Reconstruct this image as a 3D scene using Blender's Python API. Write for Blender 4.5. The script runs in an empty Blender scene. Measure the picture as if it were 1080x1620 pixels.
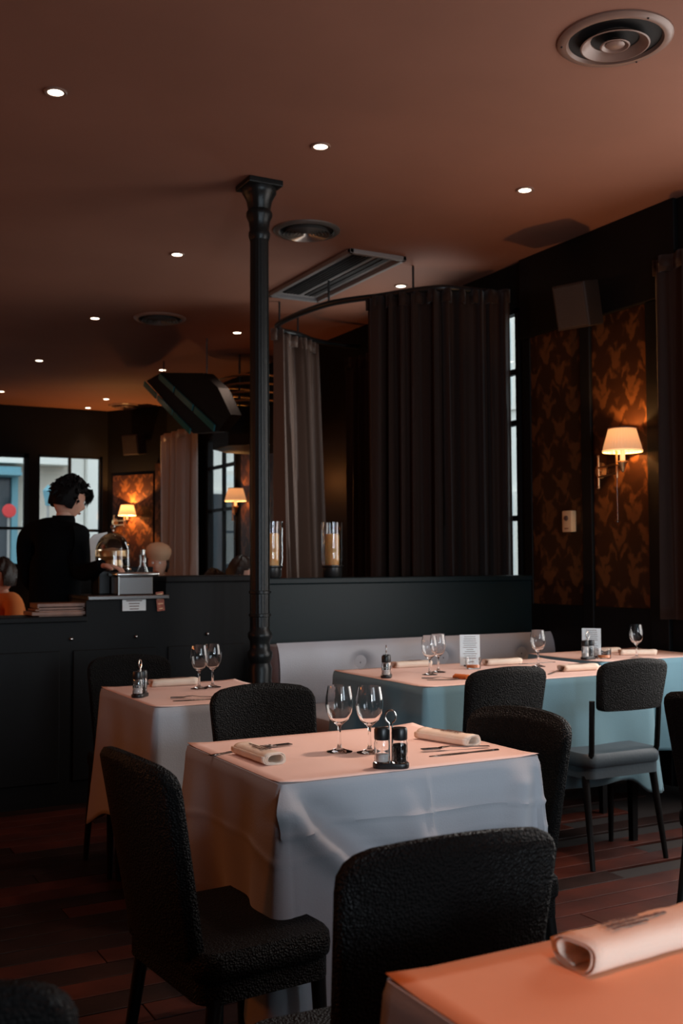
import bpy, bmesh, math, random
from mathutils import Vector, Matrix, Euler
random.seed(7)
PI = math.pi
S = bpy.context.scene
C = S.collection

# ------------------------------------------------------------------ camera
cam = bpy.data.cameras.new('camera'); cam.sensor_fit = 'VERTICAL'; cam.sensor_height = 36.0; cam.lens = 37.405
cam.clip_start = 0.02; cam.clip_end = 200
co = bpy.data.objects.new('camera', cam); C.objects.link(co)
F_ = Vector((0.47193915, 0.88031413, 0.04817126)); R_ = Vector((0.88144694, -0.4722525, -0.00537202)); U_ = Vector((-0.01801994, -0.04499568, 0.99882464))
co.matrix_world = Matrix(((R_.x, U_.x, -F_.x, 0), (R_.y, U_.y, -F_.y, 0), (R_.z, U_.z, -F_.z, 1.25), (0, 0, 0, 1)))
cam.dof.use_dof = True; cam.dof.focus_distance = 2.9; cam.dof.aperture_fstop = 5.6
S.camera = co

# ------------------------------------------------------------------ sky, lights, exposure
w = bpy.data.worlds.new('sky'); S.world = w; w.use_nodes = True
w.node_tree.nodes['Background'].inputs[0].default_value = (0.80, 0.90, 1.0, 1)
w.node_tree.nodes['Background'].inputs[1].default_value = 2.2
def area(name, loc, rot, sx, sy, power, col, spread=180):
    l = bpy.data.lights.new(name, 'AREA'); l.shape = 'RECTANGLE'; l.size = sx; l.size_y = sy; l.energy = power; l.color = col
    l.spread = math.radians(spread)
    o = bpy.data.objects.new(name, l); C.objects.link(o); o.location = loc; o.rotation_euler = rot; return o
# daylight at the large side window beside the camera (wall_right) and at the shopfront behind it (wall_front)
area('side_window_daylight', (4.56, 2.85, 1.75), (0, PI/2, 0), 2.1, 1.9, 60, (1.0, 0.92, 0.86))
area('shopfront_daylight', (2.7, -2.75, 1.8), (PI/2, 0, 0), 1.5, 1.6, 34, (0.66, 0.86, 1.0))
area('shop_door_daylight', (0.72, -2.75, 1.40), (PI/2, 0, 0), 0.7, 0.9, 92, (0.74, 0.88, 1.0))
# the ceiling downlights go on along the room beside and behind the camera
def spot(x, y, e=22, col=(1.0, 0.70, 0.55)):
    l = bpy.data.lights.new('downlight_beam', 'SPOT'); l.energy = e; l.color = col; l.spot_size = math.radians(78); l.spot_blend = 1.0; l.shadow_soft_size = .10
    lo = bpy.data.objects.new('downlight_beam', l); C.objects.link(lo); lo.location = (x, y, 3.27)
for x_ in (1.05, 2.33, 3.60):
    spot(x_, 2.53, {1.05: 30, 2.33: 210, 3.60: 60}[x_]); spot(x_, .50, {1.05: 95, 2.33: 20, 3.60: 5}[x_], (1.0, .25, .05))
area('entrance_daylight', (4.60, 6.85, 1.95), (0, PI/2, 0), 1.9, 1.1, 45, (0.95, 0.92, 0.9))
l = bpy.data.lights.new('vestibule_wall_lamp_glow', 'POINT'); l.energy = 7; l.color = (1.0, 0.34, 0.09); l.shadow_soft_size = .06
lo = bpy.data.objects.new('vestibule_wall_lamp_glow', l); C.objects.link(lo); lo.location = (4.25, 8.6, 2.0)
for y_, e_, c_ in ((.6, 3, (1.0, .20, .025)), (2.6, 2, (1.0, .20, .025)), (5.2, 55, (1.0, .20, .025)), (8.5, 45, (1.0, .42, .16)), (11.5, 60, (1.0, .42, .16))):  # warm light from the unseen left side; far two added to brighten the ceiling
    l = bpy.data.lights.new('left_warm_glow', 'POINT'); l.energy = e_; l.color = c_; l.shadow_soft_size = .12
    lo = bpy.data.objects.new('left_warm_glow', l); C.objects.link(lo); lo.location = (-2.9, y_, 1.75)
S.view_settings.view_transform = 'Standard'; S.view_settings.look = 'None'; S.view_settings.gamma = 1.0
S.view_settings.use_curve_mapping = False; S.view_settings.exposure = 0.0
S.cycles.use_denoising = True
try: S.cycles.denoiser = 'OPENIMAGEDENOISE'
except Exception: pass
S.cycles.max_bounces = 10; S.cycles.diffuse_bounces = 5; S.cycles.transparent_max_bounces = 12; S.cycles.transmission_bounces = 10
S.cycles.sample_clamp_indirect = 4.0; S.cycles.caustics_refractive = True; S.cycles.caustics_reflective = False

# ------------------------------------------------------------------ materials
def mat(name, col, rough=0.6, metal=0.0, spec=0.5, trans=0.0, emit=None, es=0.0, sheen=0.0, coat=0.0, bump=None, vary=None, ior=1.45):
    """bump=(kind, scale, strength); vary=(scale, amount)"""
    m = bpy.data.materials.new(name); m.use_nodes = True; nt = m.node_tree; b = nt.nodes['Principled BSDF']
    b.inputs['Base Color'].default_value = (*col, 1); b.inputs['Roughness'].default_value = rough; b.inputs['Metallic'].default_value = metal
    b.inputs['Specular IOR Level'].default_value = spec; b.inputs['Transmission Weight'].default_value = trans; b.inputs['IOR'].default_value = ior
    b.inputs['Sheen Weight'].default_value = sheen; b.inputs['Coat Weight'].default_value = coat
    if emit: b.inputs['Emission Color'].default_value = (*emit, 1); b.inputs['Emission Strength'].default_value = es
    tc = nt.nodes.new('ShaderNodeTexCoord')
    if vary:
        n = nt.nodes.new('ShaderNodeTexNoise'); n.inputs['Scale'].default_value = vary[0]; n.inputs['Detail'].default_value = 5
        nt.links.new(tc.outputs['Object'], n.inputs['Vector'])
        r = nt.nodes.new('ShaderNodeValToRGB'); a = vary[1]
        r.color_ramp.elements[0].position = 0.3; r.color_ramp.elements[1].position = 0.7
        r.color_ramp.elements[0].color = (*[c*(1-a) for c in col], 1); r.color_ramp.elements[1].color = (*[min(1, c*(1+a)) for c in col], 1)
        nt.links.new(n.outputs['Fac'], r.inputs['Fac']); nt.links.new(r.outputs['Color'], b.inputs['Base Color'])
    if bump:
        k, sc, st = bump
        if k == 'noise': n = nt.nodes.new('ShaderNodeTexNoise'); n.inputs['Scale'].default_value = sc; n.inputs['Detail'].default_value = 6; out = n.outputs['Fac']
        elif k == 'voronoi': n = nt.nodes.new('ShaderNodeTexVoronoi'); n.inputs['Scale'].default_value = sc; out = n.outputs['Distance']
        elif k == 'weave':
            n = nt.nodes.new('ShaderNodeTexVoronoi'); n.inputs['Scale'].default_value = sc; n.distance = 'MANHATTAN'; out = n.outputs['Distance']
        elif k == 'wave': n = nt.nodes.new('ShaderNodeTexWave'); n.inputs['Scale'].default_value = sc; n.inputs['Distortion'].default_value = 3; out = n.outputs['Fac']
        nt.links.new(tc.outputs['Object'], n.inputs['Vector'])
        bp = nt.nodes.new('ShaderNodeBump'); bp.inputs['Strength'].default_value = st; bp.inputs['Distance'].default_value = 0.004
        nt.links.new(out, bp.inputs['Height']); nt.links.new(bp.outputs['Normal'], b.inputs['Normal'])
    return m

M = {}
M['ceiling'] = mat('ceiling plaster', (0.245, 0.110, 0.074), 0.75, vary=(0.9, 0.10), bump=('noise', 3, 0.15), spec=0.25)
M['wall'] = mat('near black painted wall', (0.007, 0.006, 0.0055), 0.7, spec=0.12, bump=('noise', 30, 0.1))
M['trim'] = mat('black lacquered wood', (0.006, 0.0055, 0.0055), 0.5, spec=0.15, bump=('wave', 6, 0.05))
M['plank'] = mat('dark red wood plank', (0.045, 0.009, 0.0045), 0.5, spec=0.3, vary=(4, 0.5), bump=('noise', 40, 0.25))
M['plank2'] = mat('dark brown wood plank', (0.014, 0.005, 0.0035), 0.5, spec=0.3, vary=(5, 0.5), bump=('noise', 40, 0.25))
M['subfloor'] = mat('dark subfloor', (0.010, 0.006, 0.005), 0.8)
M['panel'] = mat('dark teal satin panel', (0.007, 0.014, 0.016), 0.40, spec=0.22, bump=('noise', 6, 0.03))
M['leather'] = mat('grey leather', (0.37, 0.37, 0.40), 0.42, spec=0.45, bump=('voronoi', 160, 0.12), vary=(3, 0.06))
M['button'] = mat('dark leather button', (0.010, 0.010, 0.012), 0.8, spec=0.1)
M['cloth'] = mat('grey white table linen', (0.42, 0.43, 0.46), 0.85, spec=0.2, sheen=0.15, bump=('noise', 220, 0.12))
M['clothteal'] = mat('blue grey table linen', (0.15, 0.27, 0.32), 0.85, spec=0.2, sheen=0.15, bump=('noise', 220, 0.12))
M['paper'] = mat('salmon table paper', (0.84, 0.60, 0.53), 0.7, spec=0.2, bump=('noise', 60, 0.05))
M['paperwarm'] = mat('table paper in painted warm light', (0.78, 0.40, 0.24), 0.75, spec=0.2, bump=('noise', 60, 0.05), vary=(5, .06))  # warm orange light on the nearest table is put into the paper colour
M['napkin'] = mat('cream paper napkin', (0.80, 0.66, 0.54), 0.85, spec=0.15, bump=('voronoi', 300, 0.12))
M['ink'] = mat('faded dark print', (0.14, 0.07, 0.05), 0.8)
M['rattan'] = mat('black woven rattan', (0.005, 0.005, 0.005), 0.5, spec=0.12, bump=('weave', 210, 0.9))
M['chairleg'] = mat('black painted chair leg', (0.006, 0.0055, 0.0055), 0.45, spec=0.2)
M['seatbluelit'] = mat('chair seat in painted blue light', (0.05, 0.07, 0.085), 0.5, bump=('noise', 80, 0.2))  # cool daylight on one chair seat, put into its colour
M['glass'] = mat('clear glass', (1, 1, 1), 0.0, trans=1.0, ior=1.45)
M['tealglass'] = mat('teal glass strip', (0.05, 0.22, 0.24), 0.15, spec=0.8)
M['steel'] = mat('brushed steel', (0.55, 0.53, 0.50), 0.22, metal=1.0)
M['darksteel'] = mat('dark polished steel', (0.22, 0.20, 0.19), 0.25, metal=1.0)
M['brass'] = mat('polished brass', (0.85, 0.55, 0.28), 0.38, metal=1.0)
M['blackplastic'] = mat('black plastic', (0.012, 0.012, 0.012), 0.35)
M['pepper'] = mat('ground pepper', (0.03, 0.02, 0.015), 0.9, bump=('voronoi', 300, 0.5))
M['salt'] = mat('fine salt', (0.75, 0.70, 0.66), 0.9)
M['iron'] = mat('black painted cast iron', (0.008, 0.009, 0.009), 0.35, spec=0.3, bump=('noise', 90, 0.25))
M['curtain'] = mat('dark brown velvet', (0.028, 0.014, 0.010), 0.6, spec=0.1, sheen=0.12, bump=('noise', 120, 0.15))
M['curtainslant'] = mat('brown satin curtain', (0.10, 0.055, 0.038), 0.42, spec=0.3, sheen=0.2, bump=('noise', 120, 0.15))
M['curtainpale'] = mat('taupe satin paled for daylight', (0.42, 0.33, 0.29), 0.5, spec=0.3, sheen=0.3, bump=('noise', 120, 0.15))  # far curtain paled so its folds look lit by the back windows
M['vent'] = mat('brown painted metal', (0.22, 0.125, 0.095), 0.35, spec=0.4)
M['ventdark'] = mat('vent shadow box', (0.008, 0.006, 0.006), 0.8)
M['chromevent'] = mat('silvery vent cone', (0.30, 0.28, 0.26), 0.3, metal=0.8)
M['acgrey'] = mat('grey painted grille', (0.19, 0.17, 0.165), 0.5)
M['lamp'] = mat('downlight lens', (1, 1, 1), 0.5, emit=(1.0, 0.82, 0.62), es=9)
M['bulb'] = mat('warm bulb', (1, 1, 1), 0.5, emit=(1.0, 0.62, 0.28), es=14)
M['candletube'] = mat('cream candle sleeve', (0.9, 0.75, 0.5), 0.6, emit=(1.0, 0.55, 0.2), es=1.0)
M['wax'] = mat('amber candle wax', (0.80, 0.42, 0.14), 0.5, spec=0.4, vary=(8, 0.12))
M['wax'].node_tree.nodes['Principled BSDF'].inputs['Subsurface Weight'].default_value = 0.3
M['amber'] = mat('orange wax', (0.85, 0.25, 0.06), 0.35)
M['white'] = mat('white paper', (0.75, 0.74, 0.72), 0.8)
M['card'] = mat('pale menu card', (0.80, 0.90, 0.92), 0.6)
M['redcard'] = mat('rust red card', (0.35, 0.09, 0.05), 0.6, vary=(60, 0.5))
M['cream'] = mat('ivory plastic', (0.85, 0.55, 0.30), 0.5)
M['speaker'] = mat('brown speaker cabinet', (0.022, 0.014, 0.011), 0.5)
M['speakerface'] = mat('speaker cloth', (0.04, 0.024, 0.017), 0.9, bump=('voronoi', 200, 0.4))
M['skin'] = mat('skin', (0.62, 0.32, 0.22), 0.5, spec=0.4)
M['skin'].node_tree.nodes['Principled BSDF'].inputs['Subsurface Weight'].default_value = 0.15
M['hair'] = mat('black hair', (0.004, 0.003, 0.003), 0.6, spec=0.12, bump=('noise', 90, 0.5))
M['hairbrown'] = mat('dark brown hair', (0.025, 0.014, 0.010), 0.5, bump=('noise', 90, 0.5))
M['blackwool'] = mat('black wool jacket', (0.003, 0.003, 0.0033), 0.9, spec=0.05, sheen=0.0, bump=('noise', 150, 0.3))
M['beret'] = mat('beige felt beret', (0.60, 0.36, 0.22), 0.9)
M['orangecloth'] = mat('orange knitwear', (0.70, 0.20, 0.05), 0.9)
M['redcloth'] = mat('rust red coat', (0.45, 0.12, 0.06), 0.9)
M['wood'] = mat('brown wood', (0.22, 0.10, 0.06), 0.4, vary=(12, 0.3))
# exterior
M['stone'] = mat('pale limestone facade', (0.60, 0.53, 0.45), 0.9, vary=(1.2, 0.12))
M['stonewhite'] = mat('white rendered facade', (0.86, 0.83, 0.76), 0.9, vary=(1.2, 0.05))
M['stonegrey'] = mat('grey stone', (0.38, 0.36, 0.34), 0.9, vary=(2, 0.15))
M['shopteal'] = mat('teal shopfront paint', (0.17, 0.36, 0.42), 0.6)
M['shopdark'] = mat('dark shop window', (0.03, 0.04, 0.05), 0.15)
M['red'] = mat('red sign', (0.75, 0.06, 0.06), 0.5)
M['asphalt'] = mat('asphalt', (0.20, 0.20, 0.20), 0.9, vary=(2, 0.2))

# shade: translucent pleated fabric lit from inside
def shade_mat():
    m = bpy.data.materials.new('pleated lampshade fabric'); m.use_nodes = True; nt = m.node_tree; nt.nodes.clear()
    o = nt.nodes.new('ShaderNodeOutputMaterial'); d = nt.nodes.new('ShaderNodeBsdfDiffuse'); t = nt.nodes.new('ShaderNodeBsdfTranslucent')
    e = nt.nodes.new('ShaderNodeEmission'); mx = nt.nodes.new('ShaderNodeMixShader'); ad = nt.nodes.new('ShaderNodeAddShader')
    d.inputs[0].default_value = (0.5, 0.36, 0.26, 1); t.inputs[0].default_value = (0.9, 0.62, 0.42, 1)
    e.inputs[0].default_value = (1.0, 0.50, 0.24, 1); e.inputs[1].default_value = 0.34; mx.inputs[0].default_value = 0.019
    nt.links.new(d.outputs[0], mx.inputs[1]); nt.links.new(t.outputs[0], mx.inputs[2]); nt.links.new(mx.outputs[0], ad.inputs[0])
    nt.links.new(e.outputs[0], ad.inputs[1]); nt.links.new(ad.outputs[0], o.inputs[0]); return m
M['shade'] = shade_mat()
# pane: thin window glass
def pane_mat():
    m = bpy.data.materials.new('window pane glass'); m.use_nodes = True; nt = m.node_tree; nt.nodes.clear()
    o = nt.nodes.new('ShaderNodeOutputMaterial'); t = nt.nodes.new('ShaderNodeBsdfTransparent'); g = nt.nodes.new('ShaderNodeBsdfGlossy')
    g.inputs['Roughness'].default_value = 0.02; t.inputs[0].default_value = (0.93, 0.96, 0.96, 1)
    f = nt.nodes.new('ShaderNodeLayerWeight'); f.inputs[0].default_value = 0.5; pw = nt.nodes.new('ShaderNodeMath'); pw.operation = 'POWER'; pw.inputs[1].default_value = 4
    sc_ = nt.nodes.new('ShaderNodeMath'); sc_.operation = 'MULTIPLY_ADD'; sc_.inputs[1].default_value = 0.7; sc_.inputs[2].default_value = 0.06; mx = nt.nodes.new('ShaderNodeMixShader')
    nt.links.new(f.outputs['Facing'], pw.inputs[0]); nt.links.new(pw.outputs[0], sc_.inputs[0]); nt.links.new(sc_.outputs[0], mx.inputs[0]); nt.links.new(t.outputs[0], mx.inputs[1]); nt.links.new(g.outputs[0], mx.inputs[2]); nt.links.new(mx.outputs[0], o.inputs[0]); return m
M['pane'] = pane_mat()
# damask wallpaper: ogee lattice with leaf motif, in wall coordinates
def damask_mat():
    m = bpy.data.materials.new('damask wallpaper'); m.use_nodes = True; nt = m.node_tree; b = nt.nodes['Principled BSDF']; N = nt.nodes.new; L = nt.links.new
    tc = N('ShaderNodeTexCoord'); sp = N('ShaderNodeSeparateXYZ'); wn = N('ShaderNodeTexNoise'); wn.inputs['Scale'].default_value = 9; wn.inputs['Detail'].default_value = 3; L(tc.outputs['Object'], wn.inputs['Vector'])
    vm = N('ShaderNodeVectorMath'); vm.operation = 'MULTIPLY_ADD'; vm.inputs[1].default_value = (.10, .10, .12); L(wn.outputs['Color'], vm.inputs[0]); L(tc.outputs['Object'], vm.inputs[2]); L(vm.outputs[0], sp.inputs[0])
    def ma(op, a, bb=None, c=None):
        n = N('ShaderNodeMath'); n.operation = op
        for i, v in enumerate((a, bb, c)):
            if v is None: continue
            if isinstance(v, (int, float)): n.inputs[i].default_value = v
            else: L(v, n.inputs[i])
        return n.outputs[0]
    u = ma('MULTIPLY', ma('ADD', sp.outputs['X'], sp.outputs['Y']), 2*PI/0.26); v = ma('MULTIPLY', sp.outputs['Z'], 2*PI/0.36)
    a1 = ma('MULTIPLY', ma('COSINE', u), ma('COSINE', v)); s1 = ma('MULTIPLY', ma('SINE', u), ma('SINE', v))
    ogee = ma('ABSOLUTE', ma('ADD', a1, s1))
    leaf = ma('SINE', ma('ADD', ma('MULTIPLY', ma('COSINE', ma('MULTIPLY', u, 2)), 2.2), ma('MULTIPLY', v, 3)))
    k = ma('ADD', ma('MULTIPLY', a1, 0.9), ma('MULTIPLY', leaf, 0.45))
    n = N('ShaderNodeTexNoise'); n.inputs['Scale'].default_value = 28; n.inputs['Detail'].default_value = 4; L(tc.outputs['Object'], n.inputs['Vector'])
    k = ma('ADD', k, ma('MULTIPLY', ma('SUBTRACT', n.outputs['Fac'], 0.5), 1.4))
    r = N('ShaderNodeValToRGB'); r.color_ramp.elements[0].position = -0.0; r.color_ramp.elements[1].position = 0.6
    r.color_ramp.elements[0].color = (0.030, 0.011, 0.0045, 1); r.color_ramp.elements[1].color = (0.105, 0.040, 0.013, 1)
    L(k, r.inputs['Fac']); L(r.outputs['Color'], b.inputs['Base Color']); b.inputs['Roughness'].default_value = 0.45; b.inputs['Specular IOR Level'].default_value = 0.15
    return m
M['damask'] = damask_mat()

# ------------------------------------------------------------------ helpers
def tag(o, label=None, cat=None, group=None, kind=None):
    if label: o['label'] = label
    if cat: o['category'] = cat
    if group: o['group'] = group
    if kind: o['kind'] = kind
    return o
def thing(name, label, cat, loc=(0, 0, 0), rz=0.0, group=None):
    o = bpy.data.objects.new(name, None); o.empty_display_size = 0.05; C.objects.link(o); o.location = loc; o.rotation_euler = (0, 0, rz)
    return tag(o, label, cat, group)
def copy_tree(o, parent=None):
    c = o.copy(); C.objects.link(c); c.parent = parent
    for ch in list(o.children): copy_tree(ch, c)
    return c
def relabel(o, label, loc=None, rz=None):
    o['label'] = label
    if loc is not None: o.location = loc
    if rz is not None: o.rotation_euler = (0, 0, rz)
    return o
class MB:
    def __init__(s): s.bm = bmesh.new()
    def box(s, x0, x1, y0, y1, z0, z1, bev=0.0, rot=None, piv=None):
        m = Matrix.Translation(((x0+x1)/2, (y0+y1)/2, (z0+z1)/2)) @ Matrix.Diagonal((x1-x0, y1-y0, z1-z0, 1))
        if rot is not None: 
            p = Vector(piv if piv else ((x0+x1)/2, (y0+y1)/2, (z0+z1)/2)); m = Matrix.Translation(p) @ Euler(rot).to_matrix().to_4x4() @ Matrix.Translation(-p) @ m
        r = bmesh.ops.create_cube(s.bm, size=1, matrix=m)
        if bev > 0:
            es = list({e for v in r['verts'] for e in v.link_edges})
            bmesh.ops.bevel(s.bm, geom=es, offset=bev, segments=2, affect='EDGES', profile=0.5)
        return s
    def lathe(s, prof, seg=32, c=(0, 0, 0), mod=None, close=True):
        """prof: list of (r,z). mod(a, r, z)->r"""
        rows = []
        for r, z in prof:
            if r < 1e-6: rows.append([s.bm.verts.new((c[0], c[1], c[2]+z))])
            else:
                row = []
                for i in range(seg):
                    a = 2*PI*i/seg; rr = mod(a, r, z) if mod else r
                    row.append(s.bm.verts.new((c[0]+rr*math.cos(a), c[1]+rr*math.sin(a), c[2]+z)))
                rows.append(row)
        for p, q in zip(rows[:-1], rows[1:]):
            if len(p) == 1 and len(q) == 1: continue
            for i in range(seg):
                j = (i+1) % seg
                if len(p) == 1: s.bm.faces.new((p[0], q[j], q[i]))
                elif len(q) == 1: s.bm.faces.new((p[i], p[j], q[0]))
                else: s.bm.faces.new((p[i], p[j], q[j], q[i]))
        return s
    def tube(s, pts, rad, seg=8, cap=True):
        pts = [Vector(p) for p in pts]; n = len(pts); rad = rad if isinstance(rad, (list, tuple)) else [rad]*n
        rows = []; up = Vector((0, 0, 1)); prev = None
        for i, p in enumerate(pts):
            t = (pts[min(i+1, n-1)]-pts[max(i-1, 0)]).normalized()
            if prev is None:
                a = t.cross(up)
                if a.length < 0.1: a = t.cross(Vector((1, 0, 0)))
            else: a = prev - t*prev.dot(t)
            a.normalize(); prev = a; b = t.cross(a)
            rows.append([s.bm.verts.new(p+(a*math.cos(2*PI*k/seg)+b*math.sin(2*PI*k/seg))*rad[i]) for k in range(seg)])
        for p, q in zip(rows[:-1], rows[1:]):
            for i in range(seg): s.bm.faces.new((p[i], p[(i+1) % seg], q[(i+1) % seg], q[i]))
        if cap: s.bm.faces.new(rows[0][::-1]); s.bm.faces.new(rows[-1])
        return s
    def loft(s, rings, cap=True):
        rows = [[s.bm.verts.new(p) for p in r] for r in rings]; n = len(rows[0])
        for p, q in zip(rows[:-1], rows[1:]):
            for i in range(n): s.bm.faces.new((p[i], p[(i+1) % n], q[(i+1) % n], q[i]))
        if cap: s.bm.faces.new(rows[0][::-1]); s.bm.faces.new(rows[-1])
        return s
    def grid(s, P):
        rows = [[s.bm.verts.new(p) for p in r] for r in P]
        for p, q in zip(rows[:-1], rows[1:]):
            for i in range(len(p)-1): s.bm.faces.new((p[i], p[i+1], q[i+1], q[i]))
        return s
    def ball(s, c, r, seg=16, sc=(1, 1, 1)):
        bmesh.ops.create_uvsphere(s.bm, u_segments=seg, v_segments=seg//2+2, radius=r, matrix=Matrix.Translation(c) @ Matrix.Diagonal((*sc, 1))); return s
    def prism(s, outline, z0, z1):
        a = [s.bm.verts.new((x, y, z0)) for x, y in outline]; b = [s.bm.verts.new((x, y, z1)) for x, y in outline]
        n = len(a); s.bm.faces.new(a[::-1]); s.bm.faces.new(b)
        for i in range(n): s.bm.faces.new((a[i], a[(i+1) % n], b[(i+1) % n], b[i]))
        return s
    def build(s, name, m, parent=None, smooth=True, solid=0.0, loc=None, rot=None, angle=40):
        bmesh.ops.recalc_face_normals(s.bm, faces=s.bm.faces[:]) if not solid else None
        me = bpy.data.meshes.new(name); s.bm.to_mesh(me); s.bm.free()
        me.materials.append(M[m] if isinstance(m, str) else m)
        if smooth:
            for p in me.polygons: p.use_smooth = True
            try: me.set_sharp_from_angle(angle=math.radians(angle))
            except Exception: pass
        o = bpy.data.objects.new(name, me); C.objects.link(o); o.parent = parent
        if loc: o.location = loc
        if rot: o.rotation_euler = rot
        if solid:
            md = o.modifiers.new('thickness', 'SOLIDIFY'); md.thickness = solid; md.offset = 0
        return o

# ================================================================== SETTING
H = 3.293; XR = 4.46; YB = 13.9; XL = -3.2; YF = -2.5
floor = tag(MB().box(XL-.2, XR+.3, YF-.3, YB+.3, -0.12, -0.012).build('floor', 'subfloor', smooth=False), 'dark wooden plank floor', kind='structure')
pm = []
for k in range(2):
    b = MB().box(-0.8, 0.8, -0.0575, 0.0575, -0.012, 0.0, bev=0.002); o = b.build('plank', 'plank' if k == 0 else 'plank2', floor, smooth=False); pm.append(o)
first = True; np_ = 0
for j in range(57):
    y = 0.30 + j*0.12; off = [0, .8, .35, 1.15][j % 4]
    for i in range(5):
        x = -1.8 + i*1.604 + off
        if x > 3.66 or np_ > 280: continue
        src = pm[random.random() < .45]
        if np_ < 2: p = pm[np_]
        else: p = src.copy(); C.objects.link(p)
        p.location = (x, y, random.uniform(-.0012, 0)); np_ += 1
tag(MB().box(XL-.2, XR+.3, YF-.3, YB+.3, H, H+.15).build('ceiling', 'ceiling', smooth=False), 'salmon brown plaster ceiling', kind='structure')
# walls with openings: segments along the wall
def wallseg(b, axis, pos, th, a0, a1, openings):
    """openings: (s0,s1,z0,z1) along the wall"""
    def bx(s0, s1, z0, z1):
        if s1-s0 < 1e-4 or z1-z0 < 1e-4: return
        if axis == 'x': b.box(pos, pos+th, s0, s1, z0, z1)
        else: b.box(s0, s1, pos, pos+th, z0, z1)
    cur = a0
    for (s0, s1, z0, z1) in sorted(openings):
        bx(cur, s0, 0, H); bx(s0, s1, 0, z0); bx(s0, s1, z1, H); cur = s1
    bx(cur, a1, 0, H)
b = MB(); wallseg(b, 'x', XR, .07, YF, YB, [(1.25, 3.85, .7, 2.85), (5.75, 7.5, .95, 2.98), (10.72, 11.60, .9, 2.72)])
tag(b.build('wall_right', 'wall', smooth=False), kind='structure')
b = MB(); wallseg(b, 'y', YB, .22, XL, XR+.22, [(1.2, 2.90, 1.22, 2.68), (3.02, 3.86, 1.22, 2.68)])
tag(b.build('wall_back', 'wall', smooth=False), kind='structure')
b = MB(); wallseg(b, 'y', YF-.22, .22, XL, XR+.22, [(.30, 1.15, .02, 2.3), (1.9, 3.5, .95, 2.65)])
tag(b.build('wall_front', 'wall', smooth=False), kind='structure')
tag(MB().box(XL-.22, XL, YF, YB, 0, H).build('wall_left', 'wall', smooth=False), kind='structure')
# windows
def window(n, axis, pos, s0, s1, z0, z1, mull=(), trans=(), fr=.05, label=None):
    def bb(b, a0, a1, c0, c1, d0, d1):
        if axis == 'x': b.box(pos+d0, pos+d1, a0, a1, c0, c1)
        else: b.box(a0, a1, pos+d0, pos+d1, c0, c1)
    D0 = -.02 if axis == 'x' else .04
    b = MB()
    bb(b, s0, s0+fr, z0, z1, D0, D0+.06); bb(b, s1-fr, s1, z0, z1, D0, D0+.06); bb(b, s0, s1, z0, z0+fr, D0, D0+.06); bb(b, s0, s1, z1-fr, z1, D0, D0+.06)
    root = b.build('window_%d' % n, 'trim', smooth=False); tag(root, label, kind='structure')
    for m_ in mull: q = MB(); bb(q, m_-.018, m_+.018, z0, z1, D0+.01, D0+.05); q.build('mullion', 'trim', root, smooth=False)
    for t_ in trans: q = MB(); bb(q, s0, s1, t_-.018, t_+.018, D0+.01, D0+.05); q.build('transom', 'trim', root, smooth=False)
    ss = [s0]+sorted(mull)+[s1]; zz = [z0]+sorted(trans)+[z1]
    for i in range(len(ss)-1):
        for j in range(len(zz)-1):
            q = MB(); bb(q, ss[i], ss[i+1], zz[j], zz[j+1], D0+.028, D0+.032); q.build('pane', 'pane', root, smooth=False)
    return root
window(1, 'y', YB, 1.2, 2.90, 1.22, 2.68, mull=(2.05,), trans=(1.72,), label='street window at the far left of the back wall')
window(2, 'y', YB, 3.02, 3.86, 1.22, 2.68, mull=(3.44,), trans=(1.70,), fr=.03, label='street window behind the person at the counter')
window(3, 'x', XR, 10.72, 11.60, .9, 2.72, mull=(11.12,), trans=(1.86, 2.35), label='tall narrow window beside the far curtain')
window(4, 'x', XR, 5.735, 7.5, .95, 2.98, mull=(6.6,), trans=(1.55, 2.2, 2.55), fr=.035, label='entrance window behind the brown curtain')
# trims / wallpaper panels on the right wall
def rail_box(n, y0, y1, z0, z1, d, m='trim', nm='trim'):
    return tag(MB().box(XR-d, XR, y0, y1, z0, z1, bev=min(.008, d/3)).build('%s_%d' % (nm, n), m, smooth=False), kind='structure')
rail_box(1, 4.30, 5.70, 2.75, H, .035); rail_box(2, 5.62, 5.70, 0, 2.75, .015); rail_box(3, 5.02, 5.11, 0, 2.75, .03); rail_box(4, 4.40, 4.545, 0, 2.75, .03)
rail_box(5, 4.545, 5.62, .0, .98, .02)
def wallpaper(n, y0, y1, z0, z1):
    return tag(MB().box(XR-.006, XR, y0, y1, z0, z1).build('trim_%d' % n, 'damask', smooth=False), 'dark damask wallpaper panel', kind='structure')
wallpaper(6, 5.11, 5.62, .98, 2.75); wallpaper(7, 4.545, 5.02, .98, 2.75); wallpaper(8, 9.6, 10.6, .98, 2.75)
# diagonal corner panel with wallpaper at the far end
def corner_panel():
    ax, ay, bx_, by = 3.93, 13.90, 4.46, 13.05
    tag(MB().prism([(ax, ay), (bx_, ay), (bx_, by)], 0, H).build('trim_9', 'wall', smooth=False), 'dark diagonal corner of the back wall', kind='structure')
    d = Vector((bx_-ax, by-ay, 0)); L = d.length; ang = math.atan2(d.y, d.x)
    o = MB().box(.10, L*.78, -.012, 0, 1.0, 2.42).build('trim_10', 'damask', smooth=False, loc=(ax, ay, 0), rot=(0, 0, ang)); tag(o, 'amber lit damask panel in the far corner', kind='structure')
    o = MB().box(L*.82, L*.92, -.016, 0, 1.0, 2.55).build('trim_11', 'damask', smooth=False, loc=(ax, ay, 0), rot=(0, 0, ang)); tag(o, 'narrow lit strip beside the far damask panel', kind='structure')
    return ang
ANG = corner_panel()

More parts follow.
